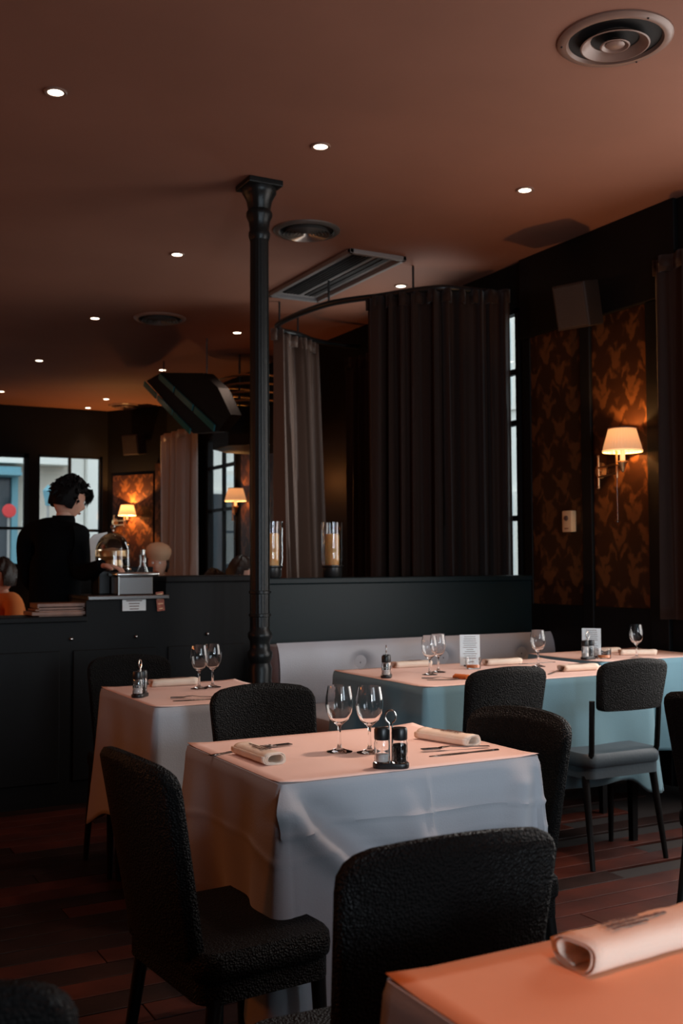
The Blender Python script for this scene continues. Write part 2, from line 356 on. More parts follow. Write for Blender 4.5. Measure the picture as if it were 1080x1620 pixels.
# ================================================================== CEILING FITTINGS
DL = [(1.049, 4.55, 'largest downlight, upper left of the ceiling'), (2.338, 4.557, 'downlight above the capital of the column, near the picture top centre'),
      (3.611, 4.586, 'downlight nearest the right wall, above the small wall speaker'), (2.326, 6.613, 'downlight just left of the column'),
      (4.06, 6.627, 'downlight beside the grey ceiling grille, above the brown curtain'), (3.597, 8.643, 'downlight close to the column, left of the curtain rail'),
      (2.333, 8.659, 'downlight left of the third round vent'), (2.33, 10.72, 'small far downlight near the left picture edge, left of the faint one'),
      (3.595, 10.671, 'small downlight above the slanted teal striped panel'), (3.614, 12.868, 'tiny downlight just above the farthest round vent'),
      (3.607, 13.70, 'tiny downlight closest to the back wall, left of the farthest vent'), (2.355, 12.844, 'tiny downlight at the very left picture edge')]
dl0 = thing('downlight', DL[0][2], 'downlight', (DL[0][0], DL[0][1], H), group='recessed ceiling downlights')
MB().lathe([(.034, -.001), (.034, -.006), (.046, -.008), (.050, -.004), (.050, .0), (.034, -.001)], 24).build('trim_ring', 'vent', dl0)
MB().lathe([(0, -.004), (.034, -.004), (.034, -.001), (0, -.001)], 20).build('lens', 'lamp', dl0)
for i, (x, y, lb) in enumerate(DL):
    o = dl0 if i == 0 else relabel(copy_tree(dl0), lb, (x, y, H))
    spot(x, y, {1.049: 10, 2.338: 46, 3.611: 15}.get(x, 18))

def vent(x, y, r, label, m1, m2, rings):
    t = thing('round_air_vent', label, 'air vent', (x, y, H), group='round ceiling air vents')
    MB().lathe([(r*.80, -.004), (r*.84, -.016), (r*.94, -.016), (r, -.006), (r, 0), (r*.80, 0)], 56).build('outer_ring', m1, t)
    MB().lathe([(0, -.0015), (r*.82, -.0015), (r*.82, 0), (0, 0)], 48).build('shadow_box', 'ventdark', t)
    for i in range(rings):
        a = r*(.70-.62*i/rings) if rings > 2 else r*(.60-.34*i)
        wd = r*.50/rings if rings > 2 else r*.18
        MB().lathe([(a, -.030), (a-wd*.15, -.032), (max(a-wd, .004), -.006), (max(a-wd, .004), -.002), (a-wd*.1, -.024)], 56).build('cone', m2, t)
    if rings <= 2:
        MB().lathe([(0, -.034), (r*.10, -.034), (r*.17, -.026), (r*.12, -.012), (0, -.010)], 32).build('hub', m1, t)
        for k in range(3):
            a = k*2.1+.4; MB().ball((r*.92*math.cos(a), r*.92*math.sin(a), -.017), .004, 8).build('screw', 'ventdark', t)
    return t
vent(2.872, 3.075, .222, 'largest round ceiling vent with nested bowls, top right of the picture', 'vent', 'vent', 2)
vent(2.861, 5.769, .205, 'round silvery ribbed ceiling vent just right of the column capital', 'chromevent', 'chromevent', 6)
vent(2.812, 8.416, .215, 'round dark ceiling vent left of the column, third from the camera', 'vent', 'chromevent', 5)
vent(3.985, 13.30, .215, 'farthest and smallest round dark ceiling vent near the back wall', 'vent', 'vent', 4)

t = thing('ceiling_grille', 'long grey rectangular ceiling grille with dark slots, right of the column', 'air vent', (3.49, 6.62, H))
MB().box(-.215, .215, -.65, -.615, -.03, 0, bev=.004).box(-.215, .215, .615, .65, -.03, 0, bev=.004).box(-.215, -.185, -.65, .65, -.03, 0, bev=.004).box(.185, .215, -.65, .65, -.03, 0, bev=.004).build('frame', 'acgrey', t, smooth=False)
MB().box(-.19, .19, -.62, .62, -.004, 0).build('face_plate', 'acgrey', t, smooth=False)
MB().box(-.135, .005, -.55, .55, -.010, -.004).build('intake_slot', 'ventdark', t, smooth=False)
MB().box(.045, .135, -.55, .55, -.010, -.004).build('outlet_slot', 'ventdark', t, smooth=False)
for k in range(5):
    MB().box(-.135+.026*k+.012, -.135+.026*k+.016, -.55, .55, -.014, -.010).build('slat', 'blackplastic', t, smooth=False)
MB().box(.086, .092, -.55, .55, -.014, -.010).build('slat', 'blackplastic', t, smooth=False)

# slanted hanging panel with two teal glass strips
t = thing('slanted_panel', 'dark slanted panel with two broken teal glass strips hung below the far ceiling', 'panel', (3.40, 9.6, 2.85))
def slant(b, y0, z0, y1, z1, wdt, x0, x1):
    d = Vector((0, y1-y0, z1-z0)).normalized(); n = Vector((0, -d.z, d.y))*wdt
    A = Vector((0, y0, z0)); B_ = Vector((0, y1, z1)); pts = [A, B_, B_+n, A+n]
    b.loft([[(x0, p.y, p.z) for p in pts], [(x1, p.y, p.z) for p in pts]])
b = MB()
b.loft([[(x, 1.00, .30), (x, .53, .31), (x, -.62, .12), (x, -1.0, -.07), (x, -1.29, -.34), (x, -1.0, -.45), (x, -.38, -.40)] for x in (0, .10)])
b.build('panel_body', 'trim', t, smooth=False)
for s0, s1 in ((0, .28), (.31, .62), (.65, .97)):
    A = Vector((-.012, 1.04, .302)); B_ = Vector((-.012, -.38, -.37)); b = MB(); p = A.lerp(B_, s0); q = A.lerp(B_, s1); slant(b, p.y, p.z, q.y, q.z, .055, -.014, -.001); b.build('glass_strip', 'tealglass', t, smooth=False)
    A = Vector((-.012, .55, .307)); B_ = Vector((-.012, -.99, -.41)); b = MB(); p = A.lerp(B_, s0); q = A.lerp(B_, s1); slant(b, p.y, p.z, q.y, q.z, .06, -.014, -.001); b.build('glass_strip', 'tealglass', t, smooth=False)
for yy, zz in ((.6, .30), (-.6, .11)): MB().tube([(.05, yy, zz), (.05, yy, .443)], .008).build('hanger', 'darksteel', t)

# column
t = thing('cast_iron_column', 'slender black fluted cast iron column with a stepped capital', 'column', (2.278, 5.165, 0))
fl = lambda a, r, z: r*(1+.045*abs(math.cos(a*9)))
MB().lathe([(0, .92), (.050, .92), (.0515, 1.6), (.049, 2.3), (.0475, 3.0), (0, 3.0)], 72, mod=fl).build('shaft', 'iron', t)
MB().lathe([(0, 0), (.11, 0), (.11, .06), (.085, .09), (.075, .14), (.068, .55), (.072, .60), (.060, .64), (.064, .70), (.054, .73), (.066, .76), (.066, .785), (.054, .80), (.052, .84), (.064, .865), (.064, .885), (.052, .90), (.050, .93), (0, .93)], 40).build('base', 'iron', t)
for zz in (1.10, .98): MB().lathe([(.05, zz-.01), (.059, zz-.006), (.059, zz+.006), (.05, zz+.01)], 36).build('ring', 'iron', t)
MB().lathe([(0, 2.98), (.052, 2.98), (.058, 3.0), (.058, 3.02), (.050, 3.035), (.055, 3.08), (.068, 3.11), (.068, 3.13), (.058, 3.145), (.066, 3.19), (.085, 3.225), (.092, 3.235), (.092, 3.26), (0, 3.26)], 40, mod=lambda a, r, z: r*(1+(.04*abs(math.cos(a*6)) if 3.03 < z < 3.22 else 0))).build('capital', 'iron', t)
MB().box(-.098, .098, -.098, .098, 3.26, H, bev=.006).build('abacus', 'iron', t, smooth=False)

# ================================================================== PARTITION, BENCH, COUNTER
t = thing('banquette_partition', 'dark teal satin panelled partition behind the grey banquette', 'partition', (3.5, 5.69, 0))
MB().box(-1.05, .955, -.055, .055, 0, 1.13, bev=.004).build('panel', 'panel', t, smooth=False)
MB().box(-1.07, .958, -.065, .075, 1.13, 1.165, bev=.006).build('top_rail', 'panel', t, smooth=False)
t = thing('banquette', 'long grey leather banquette with dark buttons against the teal partition', 'bench', (3.5, 5.3, 0))
# tufted back
BT = [(-.475, .675), (.10, .675), (.69, .675)]
P = []
nx, nz = 120, 22
for j in range(nz+1):
    v = j/nz; row = []
    for i in range(nx+1):
        x = -1.0+1.95*i/nx; z = .44+.365*v
        y = .16-.05*math.sin(PI*min(1, v*1.02))**.5 - .02
        for bx_, bz in BT: 
            d2 = ((x-bx_)/.05)**2+((z-bz)/.045)**2; y += .050*math.exp(-d2)
            y += .010*math.exp(-((x-bx_)/.010)**2)*(1 if z < bz else 0)
        row.append((x, y, z))
    P.append(row)
g = MB(); g.grid(P); g.box(-1.0, .95, .12, .31, .44, .79, bev=.02); g.build('back_cushion', 'leather', t)
for bx_, bz in BT: MB().ball((bx_, .128, bz), .017, 14, (1, .5, 1)).build('button', 'button', t)
MB().box(-1.0, .95, -.52, .14, .32, .46, bev=.03).build('seat_cushion', 'leather', t)
MB().box(-1.0, .95, -.46, .30, 0, .32, bev=.004).build('base', 'trim', t, smooth=False)

# bar counter
t = thing('bar_counter', 'black stepped bar counter left of the column with metal edged top', 'counter', (1.3, 5.8, 0))
MB().box(-1.5, .18, -.17, .10, 0, .95).box(.18, .62, -.17, .20, 0, 1.06).box(.62, 1.12, -.17, .10, 0, 1.15).build('body', 'trim', t, smooth=False)
MB().box(-1.52, .18, -.20, .12, .95, .98, bev=.005).build('low_top', 'trim', t, smooth=False)
MB().box(.18, .63, -.20, .22, 1.06, 1.085, bev=.005).build('middle_top', 'darksteel', t, smooth=False)
MB().box(.61, 1.14, -.20, .12, 1.15, 1.185, bev=.006).build('high_top', 'trim', t, smooth=False)
for x in (.45, .86, .10): MB().ball((x, -.178, .86), .010, 10).build('knob', 'steel', t)
for i in range(5): MB().box(-1.45+.52*i, -1.0+.52*i, -.182, -.17, .12, .80, bev=.004).build('door_panel', 'trim', t, smooth=False)
tag(MB().box(1.20, 1.50, 5.65, 5.86, .985, 1.005, bev=.003).box(1.22, 1.48, 5.66, 5.84, 1.008, 1.018, bev=.003).box(1.23, 1.49, 5.66, 5.84, 1.022, 1.048, bev=.003).box(1.24, 1.47, 5.66, 5.84, .98, 1.03).build('wooden_tray_stack', 'wood', smooth=False), 'stack of thin brown wooden trays on the bar in front of the standing person', 'tray')

t = thing('cash_register', 'low brushed steel box with a rolled top edge on the bar counter', 'register', (1.75, 5.70, 1.085))
MB().box(-.095, .095, -.075, .075, 0, .10, bev=.006).build('body', 'darksteel', t, smooth=False)
MB().box(-.11, .13, -.085, .085, .10, .122, bev=.009).build('lid', 'steel', t)
MB().box(-.101, -.094, -.082, -.075, 0, .10).build('corner_edge', 'steel', t, smooth=False)
t = thing('glass_cloche', 'clear glass dome cloche with chrome trim beside the standing person', 'cloche', (1.705, 5.925, 1.085))
MB().box(-.10, .10, -.085, .085, 0, .13, bev=.006).build('stand', 'blackplastic', t, smooth=False)
R0 = .096
pr = [(R0, .135)]+[(R0*math.cos(a), .235+R0*1.15*math.sin(a)) for a in [i*PI/2/10 for i in range(11)]]
pi_ = [(max(r-.004, 0), z-.004 if i > 0 else z) for i, (r, z) in enumerate(pr)][::-1]
MB().lathe(pr+pi_, 36).build('dome', 'glass', t)
MB().lathe([(R0+.006, .13), (R0+.010, .137), (R0+.006, .144), (R0-.006, .144), (R0-.006, .13)], 36).build('rim', 'steel', t)
MB().lathe([(0, .352), (.008, .352), (.006, .362), (.014, .375), (.010, .388), (0, .39)], 16).build('knob', 'steel', t)
MB().lathe([(0, .131), (.07, .131), (.085, .15), (.08, .158), (.03, .155), (.025, .19), (.05, .21), (.045, .24), (0, .25)], 24).build('cake_stand', 'brass', t)
t = thing('glass_carafe', 'small clear glass carafe right of the dome on the bar counter', 'carafe', (1.86, 5.86, 1.088))
MB().lathe([(0, 0), (.035, 0), (.038, .06), (.034, .12), (.018, .16), (.018, .20), (.022, .215), (.019, .215), (.015, .20), (.015, .16), (.031, .118), (.035, .06), (.032, .004), (0, .004)], 24).build('bottle', 'glass', t)
MB().lathe([(0, 0), (.012, 0), (.014, .03), (0, .034)], 12, c=(0, 0, .215)).build('stopper', 'steel', t)
b = MB(); b.loft([[(-.045, -.03, 0), (.045, -.03, 0), (.045, .03, 0), (-.045, .03, 0)], [(-.05, -.034, .10), (.048, -.03, .10), (.048, .03, .10), (-.05, .03, .10)], [(-.055, -.02, .16), (.045, -.02, .165), (.045, .01, .165), (-.055, .01, .16)], [(-.02, -.01, .20), (.062, -.01, .215), (.062, .002, .215), (-.02, .002, .20)]])
tag(b.build('paper_bag', 'white', loc=(1.765, 6.47, 1.235), smooth=False), 'folded white paper bag standing beside the glass dome', 'paper bag')
tag(MB().box(1.56, 2.1, 6.40, 6.70, 0, 1.235, bev=.004).build('back_cabinet', 'trim', smooth=False), 'black cabinet under the white paper bag behind the bar', 'cabinet')
def card(name, x0, x1, z0, z1, y, m, label, tilt=0, lines=5, inkm='ink'):
    t = thing(name, label, 'card', ((x0+x1)/2, y, (z0+z1)/2)); t.rotation_euler = (0, tilt, 0)
    w_, h_ = (x1-x0)/2, (z1-z0)/2
    MB().box(-w_, w_, -.001, .001, -h_, h_).build('sheet', m, t, smooth=False)
    for i in range(lines):
        zc = h_*(.75-1.5*i/max(1, lines-1)); k = random.uniform(.35, .8); MB().box(-w_*k, w_*k, -.0016, -.001, zc-.0025, zc+.0025).build('print_line', inkm, t, smooth=False)
    return t
card('notice_card', 1.672, 1.802, 1.0, 1.078, 5.618, 'white', 'white printed notice card on the bar front below the steel box')
card('notice_card', 1.862, 1.905, .995, 1.10, 5.618, 'redcard', 'narrow rust red card leaning on the bar front beside the white notice', tilt=-.1, lines=4, inkm='cream')

# ================================================================== CURTAINS
def curtain(name, path, ztop, zbot, folds, amp, m, label, shear=0.0, pinch=0.0, group=None, seedv=0, hem=0.03):
    """path: list of (x,y) top positions; folds across; root at mid"""
    pts = [Vector((x, y, 0)) for x, y in path]; L = [0]
    for a, b_ in zip(pts[:-1], pts[1:]): L.append(L[-1]+(b_-a).length)
    def at(s):
        s = min(max(s, 0), L[-1])
        for i in range(len(L)-1):
            if s <= L[i+1]+1e-9:
                k = (s-L[i])/max(1e-9, L[i+1]-L[i]); return pts[i].lerp(pts[i+1], k), (pts[i+1]-pts[i]).normalized()
    rnd = random.Random(seedv); n = folds*14; ph = [rnd.uniform(-1.1, 1.1) for _ in range(folds+2)]; am = [rnd.uniform(.45, 1.5) for _ in range(folds+2)]; w1, w2 = rnd.uniform(0, 6), rnd.uniform(0, 6)
    c0, _ = at(L[-1]/2); root = thing(name, label, 'curtain', (c0.x, c0.y, zbot), group=group)
    P = []
    nz = 26
    for j in range(nz+1):
        v = j/nz; z = ztop+(zbot-ztop)*v; row = []
        for i in range(n+1):
            u = i/n; f = u*folds; k = int(min(f, folds-1)); s_ = u*L[-1]; sh = shear*v
            s2 = L[-1]/2+(s_-L[-1]/2)*(1-pinch*math.sin(PI*min(1, v)))+sh
            p, d = at(s2)
            if s2 > L[-1]: p = p+d*(s2-L[-1])
            if s2 < 0: p = p+d*s2
            nn = Vector((-d.y, d.x, 0))
            A = amp*(am[k]*(1-(f-k))+am[k+1]*(f-k))*(.55+.45*v)
            fw = 2*PI*(f+.22*math.sin(f*1.9+w1)+.13*math.sin(f*3.7+w2)); pk = ph[k]*(1-(f-k))+ph[k+1]*(f-k)
            o_ = A*math.sin(fw+pk*v)+.30*A*math.sin(2*fw+1.3+v*1.5*pk)+.12*A*math.sin(3*fw+w1+v)
            tz = hem*math.sin(2*PI*f+.5)*(.4 if j == 0 else 0)
            row.append((p.x+nn.x*o_-c0.x, p.y+nn.y*o_-c0.y, z-zbot+tz))
        P.append(row)
    g = MB(); g.grid(P); g.build('fabric', m, root, solid=.006, angle=80)
    hd = MB()
    hp = []
    for i in range(n+1):
        s_ = L[-1]*i/n; p, d = at(s_); nn = Vector((-d.y, d.x, 0)); f = folds*i/n; k = int(min(f, folds-1)); o_ = amp*.62*am[k]*math.sin(2*PI*f)
        hp.append((p.x+nn.x*o_-c0.x, p.y+nn.y*o_-c0.y))
    hd.grid([[(x, y, ztop-zbot+.015) for x, y in hp], [(x*1.0, y, ztop-zbot-.075) for x, y in hp]]); hd.build('heading_band', m, root, solid=.016)
    return root
RAIL = [(4.44, 5.93), (4.20, 5.95), (4.0, 5.985), (3.86, 6.14), (3.73, 6.375), (3.614, 6.535), (3.514, 6.731), (3.464, 7.04), (3.455, 7.35), (3.485, 7.56), (3.60, 7.69), (3.76, 7.75), (4.05, 7.93), (4.44, 7.97)]
t = thing('curtain_rail', 'black curved ceiling rail carrying the brown entrance curtains', 'curtain rail', (3.9, 6.9, 3.1))
def smooth_path(p, n=4):
    out = []
    for i in range(len(p)-1):
        a = p[max(i-1, 0)]; b_ = p[i]; c = p[i+1]; d = p[min(i+2, len(p)-1)]
        for k in range(n):
            u = k/n; out.append(tuple(.5*((2*b_[q])+(-a[q]+c[q])*u+(2*a[q]-5*b_[q]+4*c[q]-d[q])*u*u+(-a[q]+3*b_[q]-3*c[q]+d[q])*u**3) for q in range(2)))
    out.append(p[-1]); return out
SR = smooth_path(RAIL)
MB().tube([(x-3.9, y-6.9, 0.02) for x, y in SR], .022, 10).build('rail', 'blackplastic', t)
for i in (12, 24, 34, 44): MB().tube([(SR[i][0]-3.9, SR[i][1]-6.9, .03), (SR[i][0]-3.9, SR[i][1]-6.9, .192)], .008).build('ceiling_support', 'blackplastic', t)
curtain('entrance_curtain', [(3.66, 6.44), (3.74, 6.33), (3.86, 6.14), (4.0, 5.99), (4.22, 5.94), (4.32, 5.88), (4.42, 5.80)], 3.10, .02, 10, .05, 'curtain', 'wide dark brown velvet entrance curtain in front of the window, above the banquette', seedv=3)
curtain('entrance_curtain', [(3.465, 7.52), (3.52, 7.63), (3.62, 7.69), (3.75, 7.74), (3.88, 7.83), (3.98, 7.89)], 3.08, .02, 7, .055, 'curtainslant', 'narrow brown curtain with slanting folds just right of the column', shear=.14, seedv=11)
curtain('entrance_curtain', [(4.24, 7.83), (4.30, 7.66), (4.35, 7.42)], 2.96, .02, 4, .035, 'curtain', 'dark curtain with two thin pale edges between the slanting folds and the wide curtain', seedv=5)
curtain('side_curtain', [(4.40, 4.44), (4.39, 4.2), (4.38, 3.92)], 2.95, .93, 4, .035, 'curtain', 'dark curtain at the right picture edge beside the wall lamp', seedv=8)
curtain('far_curtain', [(4.30, 12.75), (4.32, 12.2), (4.34, 11.62)], 2.85, .02, 5, .05, 'curtainpale', 'taupe curtain, paled for daylight on its folds, beside the far narrow window', seedv=6)
# second rounded rail with bright rods, beyond the column
t = thing('curved_brass_rail', 'rounded pelmet with four thin brass rods left of the column near the ceiling', 'curtain rail', (4.0, 9.55, 2.72))
for k in range(4):
    pts = [(.44, -.42, .31-.08*k)]+[(.05-.26*math.sin(a), -.42*math.cos(a), .31-.08*k) for a in [i*PI/12 for i in range(13)]]+[(.44, .42, .31-.08*k)]
    MB().tube(pts, .010, 8).build('rod', 'brass', t)
b = MB(); b.loft([[(.44, -.46, z), (.05, -.46, z), (-.20, -.2, z), (-.20, .2, z), (.05, .46, z), (.44, .46, z)] for z in (-.35, .02)]); b.build('pelmet', 'trim', t, smooth=False)
MB().tube([(.0, 0, .02), (.0, 0, .572)], .010).build('hanger', 'blackplastic', t)

# ================================================================== WALL THINGS
def sconce(loc, rz, label, e):
    """local: wall plane at x=0, lamp at -x; arm swings along y"""
    t = thing('wall_lamp', label, 'wall lamp', loc, rz, group='brass swing arm wall lamps'); lx = -.124
    MB().lathe([(0, 0), (.05, 0), (.05, .010), (.02, .016), (0, .016)], 24).build('wall_plate', 'brass', t, rot=(0, -PI/2, 0), loc=(0, .31, -.15))
    MB().tube([(-.03, .31, -.25), (-.03, .31, -.07)], .007).tube([(-.0, .31, -.15), (-.03, .31, -.15)], .009).ball((-.03, .31, -.065), .010, 10).ball((-.03, .31, -.255), .010, 10).build('post', 'brass', t)
    MB().tube([(-.03, .31, -.135), (lx+.01, .06, -.135)], .006).tube([(-.03, .31, -.19), (lx+.01, .06, -.19)], .006).tube([(lx+.01, .06, -.215), (lx+.01, .06, -.03)], .007).tube([(lx+.01, .06, -.14), (lx, 0, -.14)], .007).build('arm', 'brass', t)
    MB().lathe([(0, -.19), (.008, -.185), (.016, -.16), (.022, -.142), (.030, -.13), (.028, -.122), (0, -.12)], 20, c=(lx, 0, 0)).build('socket_cup', 'brass', t)
    MB().lathe([(0, -.12), (.014, -.12), (.014, -.042), (0, -.042)], 16, c=(lx, 0, 0)).build('candle_sleeve', 'candletube', t)
    MB().ball((lx, 0, -.018), .013, 14, (1, 1, 1.5)).build('bulb', 'bulb', t)
    n = 144; mod = lambda a, r, z: r*(1+.014*math.sin(a*36))
    sh = MB(); sh.lathe([(.112, -.068), (.107, -.04), (.090, .02), (.078, .064)], n, c=(lx, 0, 0), mod=mod); s_ = sh.build('lampshade', 'shade', t, angle=80)
    tr = MB(); tr.lathe([(.1135, -.072), (.1155, -.070), (.1145, -.062), (.1115, -.062), (.1115, -.072), (.1135, -.072)], 48, c=(lx, 0, 0)); tr.build('lower_trim', 'candletube', s_)
    tr = MB(); tr.lathe([(.078, .062), (.081, .062), (.081, .068), (.076, .068), (.078, .062)], 48, c=(lx, 0, 0)); tr.build('upper_trim', 'wood', s_)
    MB().tube([(lx+.01, .06, -.21), (lx+.01, .06, -.46)], .0022).build('pull_cord', 'darksteel', t)
    MB().ball((lx+.01, .06, -.47), .009, 10).build('cord_knob', 'darksteel', t)
    l = bpy.data.lights.new('wall_lamp_glow', 'POINT'); l.energy = e; l.color = (1.0, 0.46, 0.14); l.shadow_soft_size = .012
    o = bpy.data.objects.new('wall_lamp_glow', l); C.objects.link(o)
    o.location = Vector(loc)+Matrix.Rotation(rz, 3, 'Z') @ Vector((lx, 0, .022))
    return t
sconce((XR-.006, 4.635, 1.955), 0, 'large brass wall lamp with pleated cream shade on the right wall above the tables', 14)
sconce((XR-.006, 10.45, 1.985), 0, 'brass wall lamp with cream shade partly hidden behind the column', 8)
a = ANG; nx_, ny_ = math.sin(a), -math.cos(a)       # outward normal of the diagonal corner
px_, py_ = 3.93+.53*.46, 13.90-.85*.46
sconce((px_+nx_*.014, py_+ny_*.014, 1.955), a+PI/2, 'small far wall lamp glowing on the amber damask corner panel', 60)
def speaker(loc, rot, sz, label):
    t = thing('wall_speaker', label, 'speaker', loc); t.rotation_euler = rot; w_, d_, h_ = sz
    MB().box(-d_/2, d_/2, -w_/2, w_/2, -h_/2, h_/2, bev=.008).build('cabinet', 'speaker', t, smooth=False)
    MB().box(-d_/2-.006, -d_/2+.001, -w_/2+.012, w_/2-.012, -h_/2+.012, h_/2-.012, bev=.003).build('grille', 'speakerface', t, smooth=False)
    MB().box(d_/2, d_/2+.09, -.02, .02, -.02, .02).build('bracket', 'blackplastic', t, smooth=False)
speaker((4.27, 4.93, 2.80), (0, -.25, .35), (.22, .18, .27), 'brown tilted wall speaker high on the right wall above the wall lamp')
speaker((4.12, 13.36, 2.80), (0, -.15, ANG+PI/2), (.26, .16, .26), 'small amber lit speaker high in the far corner above the far wall lamp')
t = thing('wall_thermostat', 'small ivory thermostat box with a dial on the wall left of the large lamp', 'thermostat', (XR-.006, 5.23, 1.506))
MB().box(-.045, 0, -.045, .045, -.068, .068, bev=.008).build('housing', 'cream', t)
MB().lathe([(0, 0), (.016, 0), (.014, .010), (0, .010)], 20).build('dial', 'ink', t, rot=(0, -PI/2, 0), loc=(-.045, 0, .02))
MB().box(-.0465, -.045, -.018, .018, -.048, -.042).build('slot', 'redcard', t, smooth=False)

# hurricane candle vases
def vase(loc, label):
    t = thing('candle_vase', label, 'candle holder', loc, group='candle vases on the partition')
    MB().lathe([(0, 0), (.050, 0), (.058, .01), (.058, .058), (.066, .066), (.066, .072), (0, .072)], 36).build('base', 'blackplastic', t)
    po = [(.060, .073), (.064, .10), (.066, .12), (.063, .14), (.066, .16), (.064, .20), (.066, .33)]
    MB().lathe(po+[(r-.004, z) for r, z in po[::-1]]+[po[0]], 40).build('glass_cylinder', 'glass', t)
    MB().lathe([(0, .073), (.042, .073), (.043, .255), (.036, .262), (.012, .256), (0, .256)], 32).build('candle', 'wax', t)
    MB().tube([(0, 0, .256), (.001, 0, .268)], .0015, 6).build('wick', 'blackplastic', t)
vase((2.585, 5.69, 1.166), 'glass hurricane vase with an amber candle right beside the column')
vase((2.985, 5.69, 1.166), 'glass hurricane vase with an amber candle further right on the partition')

# ================================================================== TABLES
def table(cx, cy, w_, d_, label, clabel, plabel, drop=.46, cm='cloth', seedv=1, paper=True, pm='paper', hemc=.07, wr=1.0, drape=0.0):
    t = thing('dining_table', label, 'table', (cx, cy, 0), group='cloth covered dining tables')
    MB().box(-w_/2+.004, w_/2-.004, -d_/2+.004, d_/2-.004, .722, .749, bev=.003).build('tabletop', 'trim', t, smooth=False)
    for sx in (-1, 1):
        for sy in (-1, 1): MB().loft([[(sx*(w_/2-.06)+a*k, sy*(d_/2-.06)+b_*k, z) for a, b_ in ((-1, -1), (1, -1), (1, 1), (-1, 1))] for z, k in ((0, .014), (.722, .022))]).build('leg', 'chairleg', t, smooth=False)
    rnd = random.Random(seedv); c_ = thing('tablecloth', clabel, 'tablecloth', (cx, cy, .75), group='table linens')
    # perimeter of rounded rectangle
    r = .012; per = []
    hw, hd = w_/2+.002, d_/2+.002
    cor = [(hw-r, -hd+r, -PI/2), (hw-r, hd-r, 0), (-hw+r, hd-r, PI/2), (-hw+r, -hd+r, PI)]
    for ci, (x, y, a0) in enumerate(cor):
        for k in range(9):
            a = a0+PI/2*k/8; per.append((x+r*math.cos(a), y+r*math.sin(a), math.cos(a), math.sin(a), 1.0))
        nx2, ny2, a1 = cor[(ci+1) % 4]
        ex, ey = x+r*math.cos(a0+PI/2), y+r*math.sin(a0+PI/2); gx, gy = nx2+r*math.cos(a1), ny2+r*math.sin(a1); n_ = 96 if drape else 44; LL = math.hypot(gx-ex, gy-ey)
        for k in range(1, n_):
            u = k/n_; dd = min(u, 1-u)*LL; per.append((ex+(gx-ex)*u, ey+(gy-ey)*u, math.cos(a0+PI/2), math.sin(a0+PI/2), math.exp(-(dd/.075)**2)))
    ph = [rnd.uniform(0, 6.28) for _ in range(6)]; N = len(per); rings = []
    zs = [0, .004, .012, .025]+[.025+(drop-.025)*k/(60 if drape else 26) for k in range(1, 61 if drape else 27)]
    for j, dz in enumerate(zs):
        tt = dz/drop; ring = []
        for i, (x, y, nx_, ny_, wc) in enumerate(per):
            s_ = i/N*2*(w_+d_)
            rr = .002+min(1, dz/.012)*.004
            f = tt**1.1*(.012+.030*wc+wr*(.011*math.sin(s_*13+ph[0]+tt*1.2)+.007*math.sin(s_*27+ph[1]-tt*2)*(1-wc)+.006*math.sin(s_*7+ph[2]+tt*3)))
            f += .0025*math.exp(-((dz-.15)/.006)**2)+.0015*math.exp(-((dz-.33)/.005)**2)
            if drape and ny_ < -.6:                       # pulled folds running down from the front corners, ironed crease, sagging swag
                a_ = x+w_/2; q_ = w_/2-x; dl = (dz-.02)-a_*.62
                f += drape*min(1, dz/.05)*(.020*math.exp(-((dz-.03-a_*1.05)/.045)**2)-.014*math.exp(-(dl/.045)**2)*min(1, a_/.08)+.014*math.exp(-((a_-.30-dz*.35)/.035)**2)*min(1, dz/.2))
                f += drape*min(1, dz/.05)*(.016*math.exp(-((q_-.06-dz*.16)/.035)**2)+.004*math.exp(-((x-.02)/.006)**2)+.003*math.exp(-((dz-.095)/.005)**2))
            # twist of the corner fold
            tw = .028*tt*wc*math.sin(ph[3]+s_*22)
            z = -dz*(1+hemc/drop*wc*1.0)+.003*(1 if j == 0 else 0)
            ring.append((x+nx_*(rr+f)-ny_*tw, y+ny_*(rr+f)+nx_*tw, z))
        rings.append(ring)
    g = MB(); rows = [[g.bm.verts.new(p) for p in rg] for rg in rings]
    for p, q in zip(rows[:-1], rows[1:]):
        for i in range(N): g.bm.faces.new((p[i], q[i], q[(i+1) % N], p[(i+1) % N]))
    g.bm.faces.new(rows[0]); g.build('linen', cm, c_, solid=.0015, angle=50)
    if paper:
        pb = MB(); n1, n2 = 24, 18; pw, pd = w_+.004, d_+.004; rows = []
        for j in range(n2+1):
            row = []
            for i in range(n1+1):
                x = -pw/2+pw*i/n1; y = -pd/2+pd*j/n2; e = min(pw/2-abs(x), pd/2-abs(y)); c2 = min(pw/2-abs(x), .1)+min(pd/2-abs(y), .1)
                z = .0012*math.sin(x*9+ph[4])*math.sin(y*8+ph[5])*(1 if e > .02 else .3)+.004*max(0, 1-c2/.06)
                row.append((x, y, max(z, -.0002)))
            rows.append(row)
        pb.grid(rows); o = pb.build('paper_cover', pm, solid=.0008, loc=(cx, cy, .7555)); tag(o, plabel, 'table paper', 'paper covers on the tables')
table(1.383, 2.50, .725, .605, 'dining table in the middle of the picture, hidden by its grey cloth', 'grey linen cloth hanging to near the floor from the middle table', 'salmon paper sheet on the middle table under two wine glasses and two napkins', seedv=4, drop=.50, wr=2.6, drape=1.7)
table(1.470, 3.91, .575, .685, 'dining table at left by the bar, under an orange lit cloth', 'linen cloth lit orange on its left side, on the table by the column', 'salmon paper sheet on the left table near the column', seedv=9)
table(2.90, 3.985, 1.20, .775, 'long dining table in front of the banquette under a blue grey cloth', 'blue grey linen cloth over the long table before the banquette', 'pale paper sheet on the long table before the banquette', cm='clothteal', seedv=12, wr=1.5)
